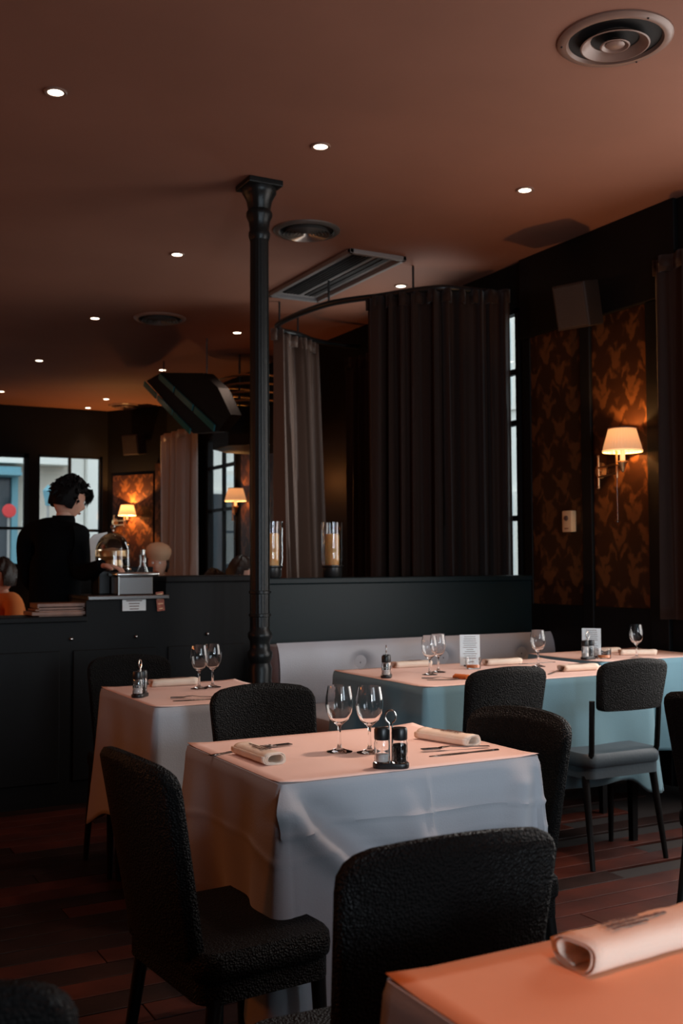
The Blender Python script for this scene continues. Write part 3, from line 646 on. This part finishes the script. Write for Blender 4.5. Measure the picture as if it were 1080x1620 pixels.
table(4.0, 4.34, .76, .56, 'dining table by the right wall under a blue cloth', 'pale blue linen cloth on the table by the right wall', 'cream paper sheet on the table by the right wall', cm='clothteal', seedv=15, wr=2.2)
table(1.03, .785, .74, .67, 'nearest dining table at the bottom right corner of the picture', 'linen cloth of the nearest table at the bottom right', 'paper sheet with painted orange light on the nearest table under a printed napkin', seedv=21, pm='paperwarm')
table(3.15, 2.30, .72, .64, 'dining table at the right picture edge behind a black chair', 'linen cloth barely seen behind the black chair at the right edge', 'salmon paper sheet on the table at the right picture edge', seedv=23)

# ---- chairs
def rounded_rect(hw, ht, r, n=4):
    out = []
    for cx, cy, a0 in ((hw-r, ht-r, 0), (-hw+r, ht-r, PI/2), (-hw+r, -ht+r, PI), (hw-r, -ht+r, 1.5*PI)):
        for k in range(n+1): a = a0+PI/2*k/n; out.append((cx+r*math.cos(a), cy+r*math.sin(a)))
    return out
def make_chair(name, label, zlow=.50, ztop=.832, W=.190, blue=False):
    t = thing(name, label, 'chair', group='black woven dining chairs')
    rings = []; th = .019
    vs = [0, .02, .06, .15, .3, .45, .6, .75, .86, .92, .96, .985, 1.0]
    for v in vs:
        z = zlow+(ztop-zlow)*v; hw = W*(1.0-.10*(1-v)); cr = .045
        dtop = (1-v)*(ztop-zlow); 
        if dtop < cr: hw -= cr-math.sqrt(max(0, cr*cr-(cr-dtop)**2))
        dbot = v*(ztop-zlow)
        if dbot < .02: hw -= .02-math.sqrt(max(0, .0004-(.02-dbot)**2))
        tt = th*(1 if dtop > .015 else .45+.55*dtop/.015)
        ring = []
        for (x, y) in rounded_rect(hw, tt, tt*.8):
            yy = y-.235-.075*((z-.45)/.4)+.10*(x/W)**2*.35; zz = z+.020*(1-(x/W)**2)*v
            ring.append((x, yy, zz))
        rings.append(ring)
    # subdivide wide faces horizontally by inserting points
    g = MB()
    def dens(ring):
        out = []
        n = len(ring)
        for i in range(n):
            a, b_ = ring[i], ring[(i+1) % n]
            out.append(a)
            if abs(a[0]-b_[0]) > .1:
                for k in range(1, 10):
                    u = k/10; x = a[0]+(b_[0]-a[0])*u
                    ya = a[1]-.035*(a[0]/W)**2; yb = b_[1]-.035*(b_[0]/W)**2; y = ya+(yb-ya)*u+.035*(x/W)**2
                    v_ = (a[2]-zlow); out.append((x, y, a[2]+.020*((a[0]/W)**2-(x/W)**2)*(v_/(ztop-zlow))))
        return out
    g.loft([dens(r) for r in rings]); g.build('backrest', 'rattan', t)
    seat = MB(); rings = []
    for z, k in ((.405, .97), (.41, .99), (.43, 1), (.452, .99), (.462, .95)):
        rings.append([(x*k, y*k-.06, z) for x, y in rounded_rect(.21, .165, .05, 5)])
    seat.loft(rings); seat.build('seat', 'seatbluelit' if blue else 'rattan', t)
    ap = MB(); ap.loft([[(x, y-.06, z) for x, y in rounded_rect(.202, .157, .045, 5)] for z in (.36, .405)]); ap.build('apron', 'rattan' if not blue else 'seatbluelit', t)
    for sx in (-1, 1):
        MB().tube([(sx*.178, .070, .37), (sx*.188, .085, 0)], [.017, .011], 10).build('leg', 'chairleg', t)
        MB().tube([(sx*.185, -.18, .37), (sx*.20, -.235, 0)], [.017, .011], 10).build('leg', 'chairleg', t)
        if zlow > .47: MB().tube([(sx*.175, -.19, .40), (sx*.18, -.215, .47), (sx*.185, -.228, zlow+.04)], .012, 8).build('back_post', 'chairleg', t)
    return t
def put(ch, bx_, by, deg, label=None):
    th = math.radians(deg); ox, oy = -math.sin(th)*.30, math.cos(th)*.30
    ch.location = (bx_+ox, by+oy, 0); ch.rotation_euler = (0, 0, th)
    if label: ch['label'] = label
    return ch
ch0 = put(make_chair('dining_chair', 'black woven chair seen from behind, nearest the camera in front of the middle table', zlow=.44), .905, 1.32, -3)
put(copy_tree(ch0), 1.835, 2.36, 98, 'black woven chair at the right side of the middle table')
put(copy_tree(ch0), .675, 2.24, -85, 'black woven chair in shadow at the left side of the middle table')
put(copy_tree(ch0), 1.44, 3.27, 180, 'black woven chair at the back of the middle table, facing the camera')
put(copy_tree(ch0), 2.51, 3.31, 0, 'black woven chair at the long banquette table, the left one of its two')
put(make_chair('dining_chair', 'black chair with open gap under its backrest and blue light painted on its seat at the long table', zlow=.64, blue=True), 3.155, 3.31, 0)
put(copy_tree(ch0), 2.50, 2.34, -88, 'black woven chair cut by the right picture edge')
put(copy_tree(ch0), 1.40, 4.62, 180, 'black woven chair hardly visible behind the left table by the bar')
put(copy_tree(ch0), .095, 1.13, -24, 'black woven chair with a lit edge in the bottom left corner')

# ---- wine glasses
TZ = .7565
g0 = thing('wine_glass', 'empty wine glass, left of the pair on the middle table', 'wine glass', (1.324, 2.488, TZ), group='empty wine glasses')
prof = [(0, .002), (.030, .0022), (.034, .0), (.034, .0012), (.022, .004), (.007, .010), (.0045, .022), (.0040, .055), (.0045, .066), (.010, .072), (.024, .084), (.033, .102), (.0365, .122), (.0355, .142), (.0320, .162), (.0300, .172), (.0292, .172), (.0310, .162), (.0345, .142), (.0355, .122), (.0320, .103), (.0232, .086), (.011, .0755), (0, .0735)]
MB().lathe([(0, 0)]+prof[2:], 40).build('glass_body', 'glass', g0, angle=75)
for x, y, lb in ((1.386, 2.437, 'empty wine glass, right of the pair on the middle table'), (1.507, 4.014, 'empty wine glass, left of the pair on the left table'), (1.572, 4.035, 'empty wine glass, right of the pair on the left table'),
                 (2.574, 3.985, 'empty wine glass, left of the pair on the long banquette table'), (2.665, 4.055, 'empty wine glass, right of the pair on the long banquette table'),
                 (3.215, 4.032, 'single wine glass near the right end of the long table'), (3.92, 4.12, 'wine glass on the table by the right wall')):
    relabel(copy_tree(g0), lb, (x, y, TZ))

# ---- cruets
def cruet(loc, rz, label):
    t = thing('salt_pepper_caddy', label, 'cruet set', loc, rz, group='salt and pepper caddies')
    b = MB(); b.loft([[(x*k, y*k, z) for x, y in rounded_rect(.044, .023, .020, 5)] for z, k in ((0, .97), (.003, 1), (.010, 1), (.012, .97))]); b.build('tray', 'blackplastic', t)
    for sx, nm, fill, fm in ((-1, 'salt_shaker', 'salt_filling', 'salt'), (1, 'pepper_shaker', 'pepper_filling', 'pepper')):
        c_ = (sx*.0215, 0, .012)
        j = MB().lathe([(0, 0), (.0175, 0), (.0190, .003), (.0190, .012), (.0175, .018), (.0190, .026), (.0190, .046), (.0160, .056), (.0150, .056), (.0175, .045), (.0170, .004), (0, .003)], 28, c=c_).build(nm, 'glass', t)
        MB().lathe([(0, .004), (.0160, .004), (.0160, .022 if sx < 0 else .044), (0, .022 if sx < 0 else .044)], 20, c=c_).build(fill, fm, j)
        MB().lathe([(0, .055), (.0180, .055), (.0188, .058), (.0188, .078), (.0165, .084), (0, .086)], 28, c=c_).build('cap', 'blackplastic', j)
    pts = [(0, 0, .012), (0, 0, .095)]; MB().tube([(-.003, 0, .010), (-.004, 0, .105)]+[(.013*math.sin(a)*-1, 0, .122+.016*-math.cos(a)) for a in [.35+i*(2*PI-.7)/12 for i in range(13)]]+[(.004, 0, .105), (.003, 0, .010)], .0020, 8).build('wire_handle', 'steel', t)
    return t
cr0 = cruet((1.330, 2.235, TZ), math.radians(-32), 'salt and pepper caddy near the front edge of the middle table')
relabel(copy_tree(cr0), 'salt and pepper caddy on the left table by the bar', (1.225, 3.885, TZ), math.radians(50))
relabel(copy_tree(cr0), 'salt and pepper caddy at the left end of the long banquette table', (2.352, 3.985, TZ), math.radians(55))
relabel(copy_tree(cr0), 'salt and pepper caddy beside the tilted menu on the table by the right wall', (3.668, 4.20, TZ), math.radians(10))

# ---- napkins (flat spiral rolls)
def make_napkin(L, w_, h_, label, printed=True, m='napkin'):
    t = thing('rolled_napkin', label, 'napkin', group='rolled paper napkins')
    path = []; turns = 2.3; n = 56
    for i in range(n+1):
        a = i/n*turns*2*PI; k = 1-.36*i/n*1.0
        cx = math.cos(a+PI*.9); cy = math.sin(a+PI*.9)
        ex = abs(cx)**.55*(1 if cx > 0 else -1)*w_/2*k; ez = abs(cy)**.8*(1 if cy > 0 else -1)*h_/2*k
        path.append((ex, ez+h_/2-(1-k)*h_*.10))
    rows = []
    nl = 12
    for j in range(nl+1):
        y = -L/2+L*j/nl; s_ = 1+.025*math.sin(j*1.7); rows.append([(x*s_, y+.003*math.sin(i*.5)*(1 if j in (0, nl) else 0), max(.0012, z*s_)) for i, (x, z) in enumerate(path)])
    g = MB(); g.grid(rows); body = g.build('sheet', m, t, solid=.0022, angle=70)
    if printed:
        pr = MB(); rnd = random.Random(3)
        for r_, (xx, nn) in enumerate(((.010, 9), (0, 12), (-.010, 8))):
            y = -L*.26
            for k in range(nn):
                ww = rnd.uniform(.003, .009); pr.box(xx-rnd.uniform(.0015, .0032), xx+rnd.uniform(.0015, .0032), y, y+ww, h_+.0008, h_+.0016); y += ww+.002
        pr.build('print', 'ink', t, smooth=False)
    return t
nk = make_napkin(.19, .062, .030, 'rolled cream napkin at the left side of the middle table'); nk.location = (1.098, 2.50, TZ); nk.rotation_euler = (0, 0, math.radians(2))
for x, y, a, lb in ((1.655, 2.475, 14, 'rolled printed napkin at the right side of the middle table, beside a knife'),
                    (1.455, 4.17, 88, 'rolled white napkin on the left table near its wine glasses'), (2.69, 4.32, 86, 'rolled white napkin at the back of the long table behind the wine glass pair'),
                    (3.13, 4.20, 84, 'rolled napkin right of the upright menu on the long table'), (3.25, 3.79, 88, 'rolled white napkin at the front edge of the long table between two chairs'),
                    (3.98, 4.44, 80, 'rolled napkin at the back of the table by the right wall'), (4.06, 4.26, 62, 'orange lit rolled napkin beside the wine glass on the table by the right wall')):
    o = relabel(copy_tree(nk), lb, (x, y, TZ), math.radians(a))
nn = make_napkin(.24, .078, .040, 'large rolled napkin with faded print on the nearest table'); nn.location = (.985, 1.035, TZ); nn.rotation_euler = (0, 0, math.radians(-86))
ns = make_napkin(.07, .030, .020, 'small rust coloured folded napkin by the fork on the long table', printed=False, m='orangecloth'); ns.location = (2.60, 3.775, TZ); ns.rotation_euler = (0, 0, .3)

# ---- cutlery
def fork_mesh():
    o = [(-.004, 0), (.004, 0), (.0055, .02), (.003, .09), (.003, .12), (.011, .135), (.012, .155)]
    g = MB()
    P = [(.0045, 0, .0), (.0055, .02, .001), (.0030, .09, .004), (.0026, .115, .007), (.0085, .135, .006), (.0105, .150, .003)]
    rows = [[(-w_, y, z), (-w_*.4, y, z+.0006), (w_*.4, y, z+.0006), (w_, y, z)] for w_, y, z in P]; g.grid(rows)
    for k in range(4): x = -.009+.006*k; g.box(x-.0013, x+.0013, .148, .195, .0025, .0042)
    return g
def knife_mesh():
    g = MB(); P = [(.006, 0, .0), (.0075, .03, .0), (.0055, .085, .0), (.0045, .095, .0), (.008, .105, .0), (.0095, .16, .0), (.006, .20, .0), (.001, .215, .0)]
    g.grid([[(-w_, y, z), (-w_*.3, y, z+.0008), (w_*.3, y, z+.0008), (w_, y, z)] for w_, y, z in P]); return g
fk0 = fork_mesh().build('fork', 'darksteel', solid=.0016, loc=(1.06, 2.62, TZ+.001), rot=(0, 0, math.radians(-84))); tag(fk0, 'fork lying behind the left napkin on the middle table', 'fork', 'forks on the tables')
kn0 = knife_mesh().build('knife', 'darksteel', solid=.0018, loc=(1.005, 2.60, TZ+.001), rot=(0, 0, math.radians(-75))); tag(kn0, 'knife reaching out from under the left napkin on the middle table', 'knife', 'knives on the tables')
def cut(src, x, y, a, lb, z=0.0):
    o = src.copy(); C.objects.link(o); o.location = (x, y, TZ+.001+z); o.rotation_euler = (0, 0, math.radians(a)); o['label'] = lb; return o
cut(fk0, 1.70, 2.345, 82, 'fork with raised tines beside the right napkin on the middle table', .003); cut(kn0, 1.70, 2.305, 90, 'long knife at the right front edge of the middle table')
cut(fk0, 1.49, 3.71, 72, 'fork near the front of the left table by the bar'); cut(kn0, 1.50, 3.665, 82, 'knife near the front of the left table by the bar')
cut(fk0, 2.62, 3.76, 60, 'fork at the front left of the long banquette table'); cut(kn0, 2.64, 3.72, 68, 'knife at the front left of the long banquette table')
cut(kn0, 3.42, 4.16, 88, 'knife beside the single wine glass on the long table')
cut(fk0, 3.02, 3.72, -60, 'fork beside the front napkin of the long table')

# ---- menus and votives
def menu(loc, rz, tilt, label):
    t = thing('menu_card', label, 'menu', loc, rz); t.rotation_euler = (tilt, 0, rz)
    MB().box(-.048, .048, -.001, .001, .004, .150).build('sheet', 'card', t, smooth=False)
    rnd = random.Random(5)
    for i in range(13):
        z = .140-.010*i; k = rnd.uniform(.4, .85); MB().box(-.040*k, .040*k, -.0016, -.001, z-.0012, z+.0012).build('print_line', 'acgrey', t, smooth=False)
    MB().box(-.030, .030, -.012, .012, 0, .008, bev=.002).build('stand', 'blackplastic', t, smooth=False)
    return t
menu((2.945, 4.205, TZ), math.radians(-26), -.04, 'upright pale menu card behind an orange votive on the long table')
menu((3.752, 4.27, TZ), math.radians(-48), -.06, 'tilted pale blue menu card on the table by the right wall')
v0 = thing('votive_glass', 'small glass votive with orange wax in front of the upright menu', 'candle holder', (2.895, 4.11, TZ), group='orange votive glasses')
MB().lathe([(0, 0), (.033, 0), (.035, .004), (.036, .052), (.0335, .052), (.0325, .006), (0, .005)], 30).build('tumbler', 'glass', v0)
MB().lathe([(0, .006), (.031, .006), (.0315, .020), (0, .021)], 26).build('wax', 'amber', v0)
relabel(copy_tree(v0), 'small glass votive with orange wax in front of the tilted menu', (3.765, 4.19, TZ))

# ================================================================== PEOPLE
def skin_chain(name, verts, edges, radii, m, parent, sub=2, root=0):
    me = bpy.data.meshes.new(name); me.from_pydata(verts, edges, []); me.materials.append(M[m])
    o = bpy.data.objects.new(name, me); C.objects.link(o); o.parent = parent
    md = o.modifiers.new('skin', 'SKIN'); md.use_smooth_shade = True
    for i, v in enumerate(me.skin_vertices[0].data):
        r = radii[i]; v.radius = r if isinstance(r, tuple) else (r, r); v.use_root = (i == root)
    s_ = o.modifiers.new('smooth', 'SUBSURF'); s_.levels = sub; s_.render_levels = sub
    return o
def head(parent, c, yaw, pitch=0.0, sc=1.0, skin='skin'):
    """face looks to local -y before yaw"""
    b = MB(); seg = 28; rings = 22
    rows = []
    for j in range(rings+1):
        ph = PI*j/rings; row = []
        for i in range(seg):
            a = 2*PI*i/seg; x = math.sin(ph)*math.cos(a); y = math.sin(ph)*math.sin(a); z = math.cos(ph)
            X_ = x*.075; Y_ = y*.095; Z_ = z*.115
            if z < 0: X_ *= 1+.30*z; Y_ = Y_*(1+.18*z)-(.018*(-z) if y < 0 else -.03*(-z)*0)
            if y < 0:                                     # face side
                f = -y
                if abs(x) < .28: Y_ -= .020*f*math.exp(-((z+.18)/.16)**2)*(1-abs(x)/.28)      # nose
                Y_ += .008*f*math.exp(-((z-.06)/.10)**2)*math.exp(-((abs(x)-.38)/.16)**2)     # eye sockets
                if abs(x) < .35: Y_ -= .006*f*math.exp(-((z+.52)/.07)**2)                      # lips
                Y_ -= .008*f*math.exp(-((z+.85)/.12)**2)                                       # chin
            row.append((X_*sc, Y_*sc, Z_*sc))
        rows.append(row)
    b.loft(rows[1:-1], cap=True)
    h = b.build('head', skin, parent, angle=180); h.location = c; h.rotation_euler = (pitch, 0, yaw)
    for sx in (-1, 1):
        MB().ball((sx*.026*sc, -.083*sc, .008*sc), .010*sc, 12).build('eye', 'white', h)
        e = MB(); e.ball((sx*.076*sc, .005*sc, -.008*sc), .026*sc, 12, (.35, .6, 1.05)); e.build('ear', skin, h)
    MB().ball((0, -.088*sc, -.060*sc), .018*sc, 12, (1.2, .4, .35)).build('mouth', 'redcloth', h)
    return h
def hair(h, m, sc=1.0, tuft=True, sd=1, length=0.0):
    rnd = random.Random(sd); b = MB(); seg = 36; rings = 18; rows = []
    for j in range(rings+1):
        ph = PI*.66*j/rings+.02; row = []
        for i in range(seg):
            a = 2*PI*i/seg; x = math.sin(ph)*math.cos(a); y = math.sin(ph)*math.sin(a); z = math.cos(ph)
            k = 1+.05*math.sin(a*7+j*.6)+.04*math.sin(a*13+1.7*j*.4)
            if y < -.2 and z < .35: lim = max(.42, z); z2 = .38+(z-.38)*.15; x, y = x*.93, y*.80
            else: z2 = z
            row.append((x*.088*k*sc, (y*.108*k+.006)*sc, (z2*.135*k+.004)*sc))
        rows.append(row)
    b.loft(rows, cap=True)
    if tuft:
        for k in range(130):
            a = rnd.uniform(0, 2*PI); ph = rnd.uniform(.15, 1.7); x = math.sin(ph)*math.cos(a); y = math.sin(ph)*math.sin(a); z = math.cos(ph)
            if y < -.3 and z < .25: continue
            p = Vector((x*.084, y*.102, z*.128))*sc; d = Vector((x*.8+rnd.uniform(-.5, .5), y*.8+rnd.uniform(-.5, .5), -.4+rnd.uniform(0, .9))).normalized()*rnd.uniform(.02, .045)*sc
            b.tube([p, p+d*.6+Vector((0, 0, .004)), p+d+Vector((0, 0, -.012))], [.010*sc, .006*sc, .001], 5)
        for k in range(8):                                 # fringe hanging over the forehead
            x = -.055+.0155*k; b.tube([(x, -.085*sc, .085*sc), (x*1.1, -.108*sc, .05*sc), (x*1.15, -.108*sc, .006*sc-rnd.uniform(0, .03))], [.012*sc, .009*sc, .001], 5)
    return b.build('hair', m, h)
def hand(parent, wrist, mid, side, up, m='skin'):
    """palm from wrist to mid (knuckles); side: thumb direction"""
    W_ = Vector(wrist); K = Vector(mid); d = (K-W_).normalized(); s_ = Vector(side); s_ = (s_-d*s_.dot(d)).normalized(); n = d.cross(s_)
    if n.dot(Vector(up)) < 0: n = -n
    palmL = .085; V = []; E_ = []; Rr = []
    V.append(W_); Rr.append((.022, .017)); V.append(W_+d*.045); Rr.append((.034, .015)); V.append(W_+d*palmL); Rr.append((.036, .013)); E_ += [(0, 1), (1, 2)]
    palm = skin_chain('palm', V, E_, Rr, m, parent)
    for k, (o_, L_) in enumerate(((.028, .070), (.010, .080), (-.008, .074), (-.026, .058))):
        b0 = W_+d*.070+s_*o_; L1 = L_*.45; L2 = L_*.32; L3 = L_*.23
        p1 = b0+d*(.018+L1*.9)-n*L1*.25; p2 = p1+d*L2*.75-n*L2*.65; p3 = p2+d*L3*.5-n*L3*.85
        skin_chain('finger', [b0, b0+d*.018, p1, p2, p3], [(0, 1), (1, 2), (2, 3), (3, 4)], [.0085, .009, .0082, .0075, .006], m, parent)
    b0 = W_+d*.028+s_*.020; p1 = b0+d*.022+s_*.022; p2 = p1+d*.028+s_*.008-n*.008; p3 = p2+d*.022-n*.010
    skin_chain('thumb', [b0, p1, p2, p3], [(0, 1), (1, 2), (2, 3)], [.012, .011, .0095, .007], m, parent)

# standing person at the bar: back turned three quarters, face towards the right, right arm to the steel box
p = thing('person', 'standing person with black hair and black jacket, reaching a hand to the bar counter', 'person', (1.45, 6.22, 0))
# local coords; chest faces (+x, -y small)
J = dict(pel=(0, 0, .92), wai=(0, 0, 1.06), che=(.005, .0, 1.28), nec=(.02, -.005, 1.45), neck=(.035, -.01, 1.515),
         ls=(-.13, .13, 1.42), le=(-.10, .20, 1.15), lw=(.08, .14, 1.05), rs=(.095, -.13, 1.42), re=(.10, -.20, 1.19), rw=(.155, -.425, 1.245),
         lh=(-.05, .09, .90), lk=(-.03, .10, .50), la=(-.05, .10, .09), lt=(.09, .07, .04), rh=(.05, -.09, .90), rk=(.07, -.09, .50), ra=(.04, -.09, .09), rt=(.18, -.12, .04))
K_ = list(J); E_ = [('pel', 'wai'), ('wai', 'che'), ('che', 'nec'), ('nec', 'neck'), ('nec', 'ls'), ('ls', 'le'), ('le', 'lw'), ('nec', 'rs'), ('rs', 're'), ('re', 'rw'), ('pel', 'lh'), ('lh', 'lk'), ('lk', 'la'), ('la', 'lt'), ('pel', 'rh'), ('rh', 'rk'), ('rk', 'ra'), ('ra', 'rt')]
RD = dict(pel=(.15, .15), wai=(.15, .155), che=(.165, .185), nec=(.10, .11), neck=(.058, .058), ls=.078, le=.062, lw=.042, rs=.078, re=.062, rw=.038, lh=.095, lk=.065, la=.045, lt=.035, rh=.095, rk=.065, ra=.045, rt=.035)
body = skin_chain('body', [J[k] for k in K_], [(K_.index(a_), K_.index(b_)) for a_, b_ in E_], [RD[k] for k in K_], 'blackwool', p)
skin_chain('neck', [(.035, -.01, 1.46), (.05, -.012, 1.53), (.06, -.015, 1.60)], [(0, 1), (1, 2)], [.055, .050, .050], 'skin', p)
MB().lathe([(.072, 1.475), (.066, 1.52), (.062, 1.535), (.060, 1.52), (.066, 1.475)], 28, c=(.045, -.012, 0)).build('collar', 'blackwool', p)
h_ = head(p, (.075, -.015, 1.635), math.radians(98), .34)
hair(h_, 'hair', 1.02)
hand(p, J['rw'], (.225, -.49, 1.235), (-.7, -.6, .1), (0, 0, 1))
MB().tube([(.145, -.395, 1.240), (.158, -.425, 1.246)], [.036, .034], 16).build('cuff', 'blackwool', p)

def seated(label, loc, rz, top, hairm, hat=None, tuft=False, sc=1.0):
    p = thing('person', label, 'person', loc, rz)
    J = dict(pel=(0, .05, .52), wai=(0, .05, .66), che=(0, .03, .86), nec=(0, .02, 1.0), neck=(0, .01, 1.05), ls=(.17, .03, .97), le=(.22, -.03, .72), lw=(.14, -.26, .76), rs=(-.17, .03, .97), re=(-.22, -.03, .72), rw=(-.14, -.26, .76),
             lh=(.09, .0, .50), lk=(.10, -.42, .48), la=(.10, -.40, .08), lt=(.10, -.52, .04), rh=(-.09, .0, .50), rk=(-.10, -.42, .48), ra=(-.10, -.40, .08), rt=(-.10, -.52, .04))
    K_ = list(J); RD = dict(pel=.15, wai=.14, che=.15, nec=.09, neck=.05, ls=.07, le=.055, lw=.036, rs=.07, re=.055, rw=.036, lh=.09, lk=.065, la=.042, lt=.035, rh=.09, rk=.065, ra=.042, rt=.035)
    skin_chain('body', [J[k] for k in K_], [(K_.index(a_), K_.index(b_)) for a_, b_ in E_], [RD[k] for k in K_], top, p)
    skin_chain('neck', [(0, .01, 1.02), (0, .0, 1.10)], [(0, 1)], [.048, .046], 'skin', p)
    h_ = head(p, (0, -.01, 1.165), 0, 0.0); hair(h_, hairm, 1.0, tuft=tuft)
    if hat:
        MB().lathe([(0, .165), (.04, .163), (.075, .148), (.098, .12), (.100, .09), (.092, .066), (.088, .05), (0, .05)], 32).build('beret', hat, h_, rot=(.25, .12, 0))
    for sx in (-1, 1): hand(p, (sx*.14, -.27, .76), (sx*.13, -.37, .76), (-sx, 0, 0), (0, 0, 1))
    return p
seated('seated person in a beige beret seen just above the bar counter', (2.76, 8.30, .03), math.radians(-25), 'hairbrown', 'hairbrown', 'beret').scale = (1.03, 1.03, 1.05)
seated('seated person of whom only dark hair shows above the bar near the far curtain', (3.94, 10.1, -.10), math.radians(100), 'blackwool', 'hairbrown', tuft=True)
seated('seated person in rust red leaning just left of the column', (2.90, 6.90, .0), math.radians(60), 'redcloth', 'hairbrown')
seated('seated person in orange knitwear at the left picture edge', (1.46, 7.85, .0), math.radians(-80), 'orangecloth', 'hairbrown')
# their chairs (the chair faces +y locally, the figure -y)
for x, y, dg, lb in ((2.76, 8.30, -25, 'chair under the seated person in the beret'), (3.94, 10.1, 100, 'chair under the person showing only dark hair'),
                     (2.90, 6.90, 60, 'chair under the person in rust red'), (1.46, 7.85, -80, 'chair under the person in orange knitwear')):
    o = relabel(copy_tree(ch0), lb, (x, y, 0), math.radians(dg+180))
# ================================================================== STREET OUTSIDE
tag(MB().box(-14, 34, -14, 44, -.45, -.15).build('street_ground', 'asphalt', smooth=False), 'asphalt street outside the windows', kind='structure')
def facade(name, label, m, x0, x1, y0, y1, h, face, wins, wm='shopdark', extra=()):
    t = thing(name, label, 'building', ((x0+x1)/2, (y0+y1)/2, -.15)); cx, cy = (x0+x1)/2, (y0+y1)/2
    MB().box(x0-cx, x1-cx, y0-cy, y1-cy, 0, h).build('wall', m, t, smooth=False)
    for (s0, s1, z0, z1) in wins:
        if face == 'y':
            f = MB().box(s0-cx, s1-cx, y0-cy-.08, y0-cy, z0, z1).build('window', 'stonewhite', t, smooth=False); MB().box(s0-cx+.08, s1-cx-.08, y0-cy-.1, y0-cy-.08, z0+.08, z1-.08).build('pane', wm, f, smooth=False)
        else:
            f = MB().box(x0-cx-.08, x0-cx, s0-cy, s1-cy, z0, z1).build('window', 'stonewhite', t, smooth=False); MB().box(x0-cx-.1, x0-cx-.08, s0-cy+.08, s1-cy-.08, z0+.08, z1-.08).build('pane', wm, f, smooth=False)
    return t
# opposite the back wall windows: Y = 22
tb = facade('street_building', 'pale limestone house with a teal shopfront seen through the back windows', 'stone', -2, 5.7, 22, 26, 9, 'y', [(3.2, 4.1, 4.4, 5.8), (4.9, 5.3, 4.4, 5.8)])
cx, cy = 1.85, 24
MB().box(-2-cx, 4.36-cx, 21.6-cy, 22-cy, 3.05+.15, 3.2+.15).build('cornice', 'shopteal', tb, smooth=False)
MB().box(-2-cx, 4.3-cx, 21.2-cy, 22-cy, 3.0+.15, 3.06+.15).build('awning', 'shopteal', tb, smooth=False)
for x in (4.22, 3.1): MB().box(x-cx, x+.12-cx, 21.78-cy, 22-cy, 0, 3.2).build('pilaster', 'shopteal', tb, smooth=False)
MB().box(4.26-cx, 4.46-cx, 21.9-cy, 22-cy, 0, 1.95).build('plinth', 'shopteal', tb, smooth=False)
MB().box(2.2-cx, 4.22-cx, 21.9-cy, 22-cy, .5, 3.2).build('shop_window', 'shopdark', tb, smooth=False)
MB().box(-2-cx, 5.3-cx, 21.55-cy, 22-cy, 3.42, 3.56).build('ledge', 'stonewhite', tb, smooth=False)
for i in range(30): MB().box(3.3+.07*i-cx, 3.3+.07*i+.025-cx, 21.6-cy, 21.63-cy, 3.56, 4.3).build('baluster', 'stonegrey', tb, smooth=False)
MB().box(5.42-cx, 5.7-cx, 21.92-cy, 22-cy, 0, 8).build('quoin', 'stonewhite', tb, smooth=False)
facade('street_building', 'white rendered house front seen behind the head of the standing person', 'stonewhite', 5.72, 11.8, 21.7, 26, 9, 'y', [(8.2, 9.0, 1, 3)])
t = thing('round_sign', 'round red street sign on a post seen through the far left window', 'sign', (3.945, 20.6, -.15))
MB().lathe([(0, -.03), (.12, -.025), (.13, 0), (.12, .025), (0, .03)], 28).build('disc', 'red', t, loc=(0, 0, 2.42), rot=(PI/2, 0, 0)); MB().tube([(0, .05, 0), (0, .05, 2.5)], .025).build('post', 'stonegrey', t)
t = thing('street_lamp', 'pale street lantern seen through the window left of the standing person', 'street lamp', (4.53, 20.0, -.15))
MB().tube([(0, 0, 0), (0, 0, 2.5)], .025).build('post', 'stonegrey', t); MB().lathe([(0, 2.5), (.05, 2.5), (.10, 2.78), (0, 2.9)], 8).build('lantern', 'shopteal', t)
# opposite the right wall: X = 12
facade('street_building', 'pale house across the street seen through the side windows', 'stonewhite', 12, 15, -4, 40, 10, 'x', [(5.15+i*2.6, 6.25+i*2.6, z, z+1.7) for i in range(13) for z in (1.0, 4.2)], wm='shopteal')
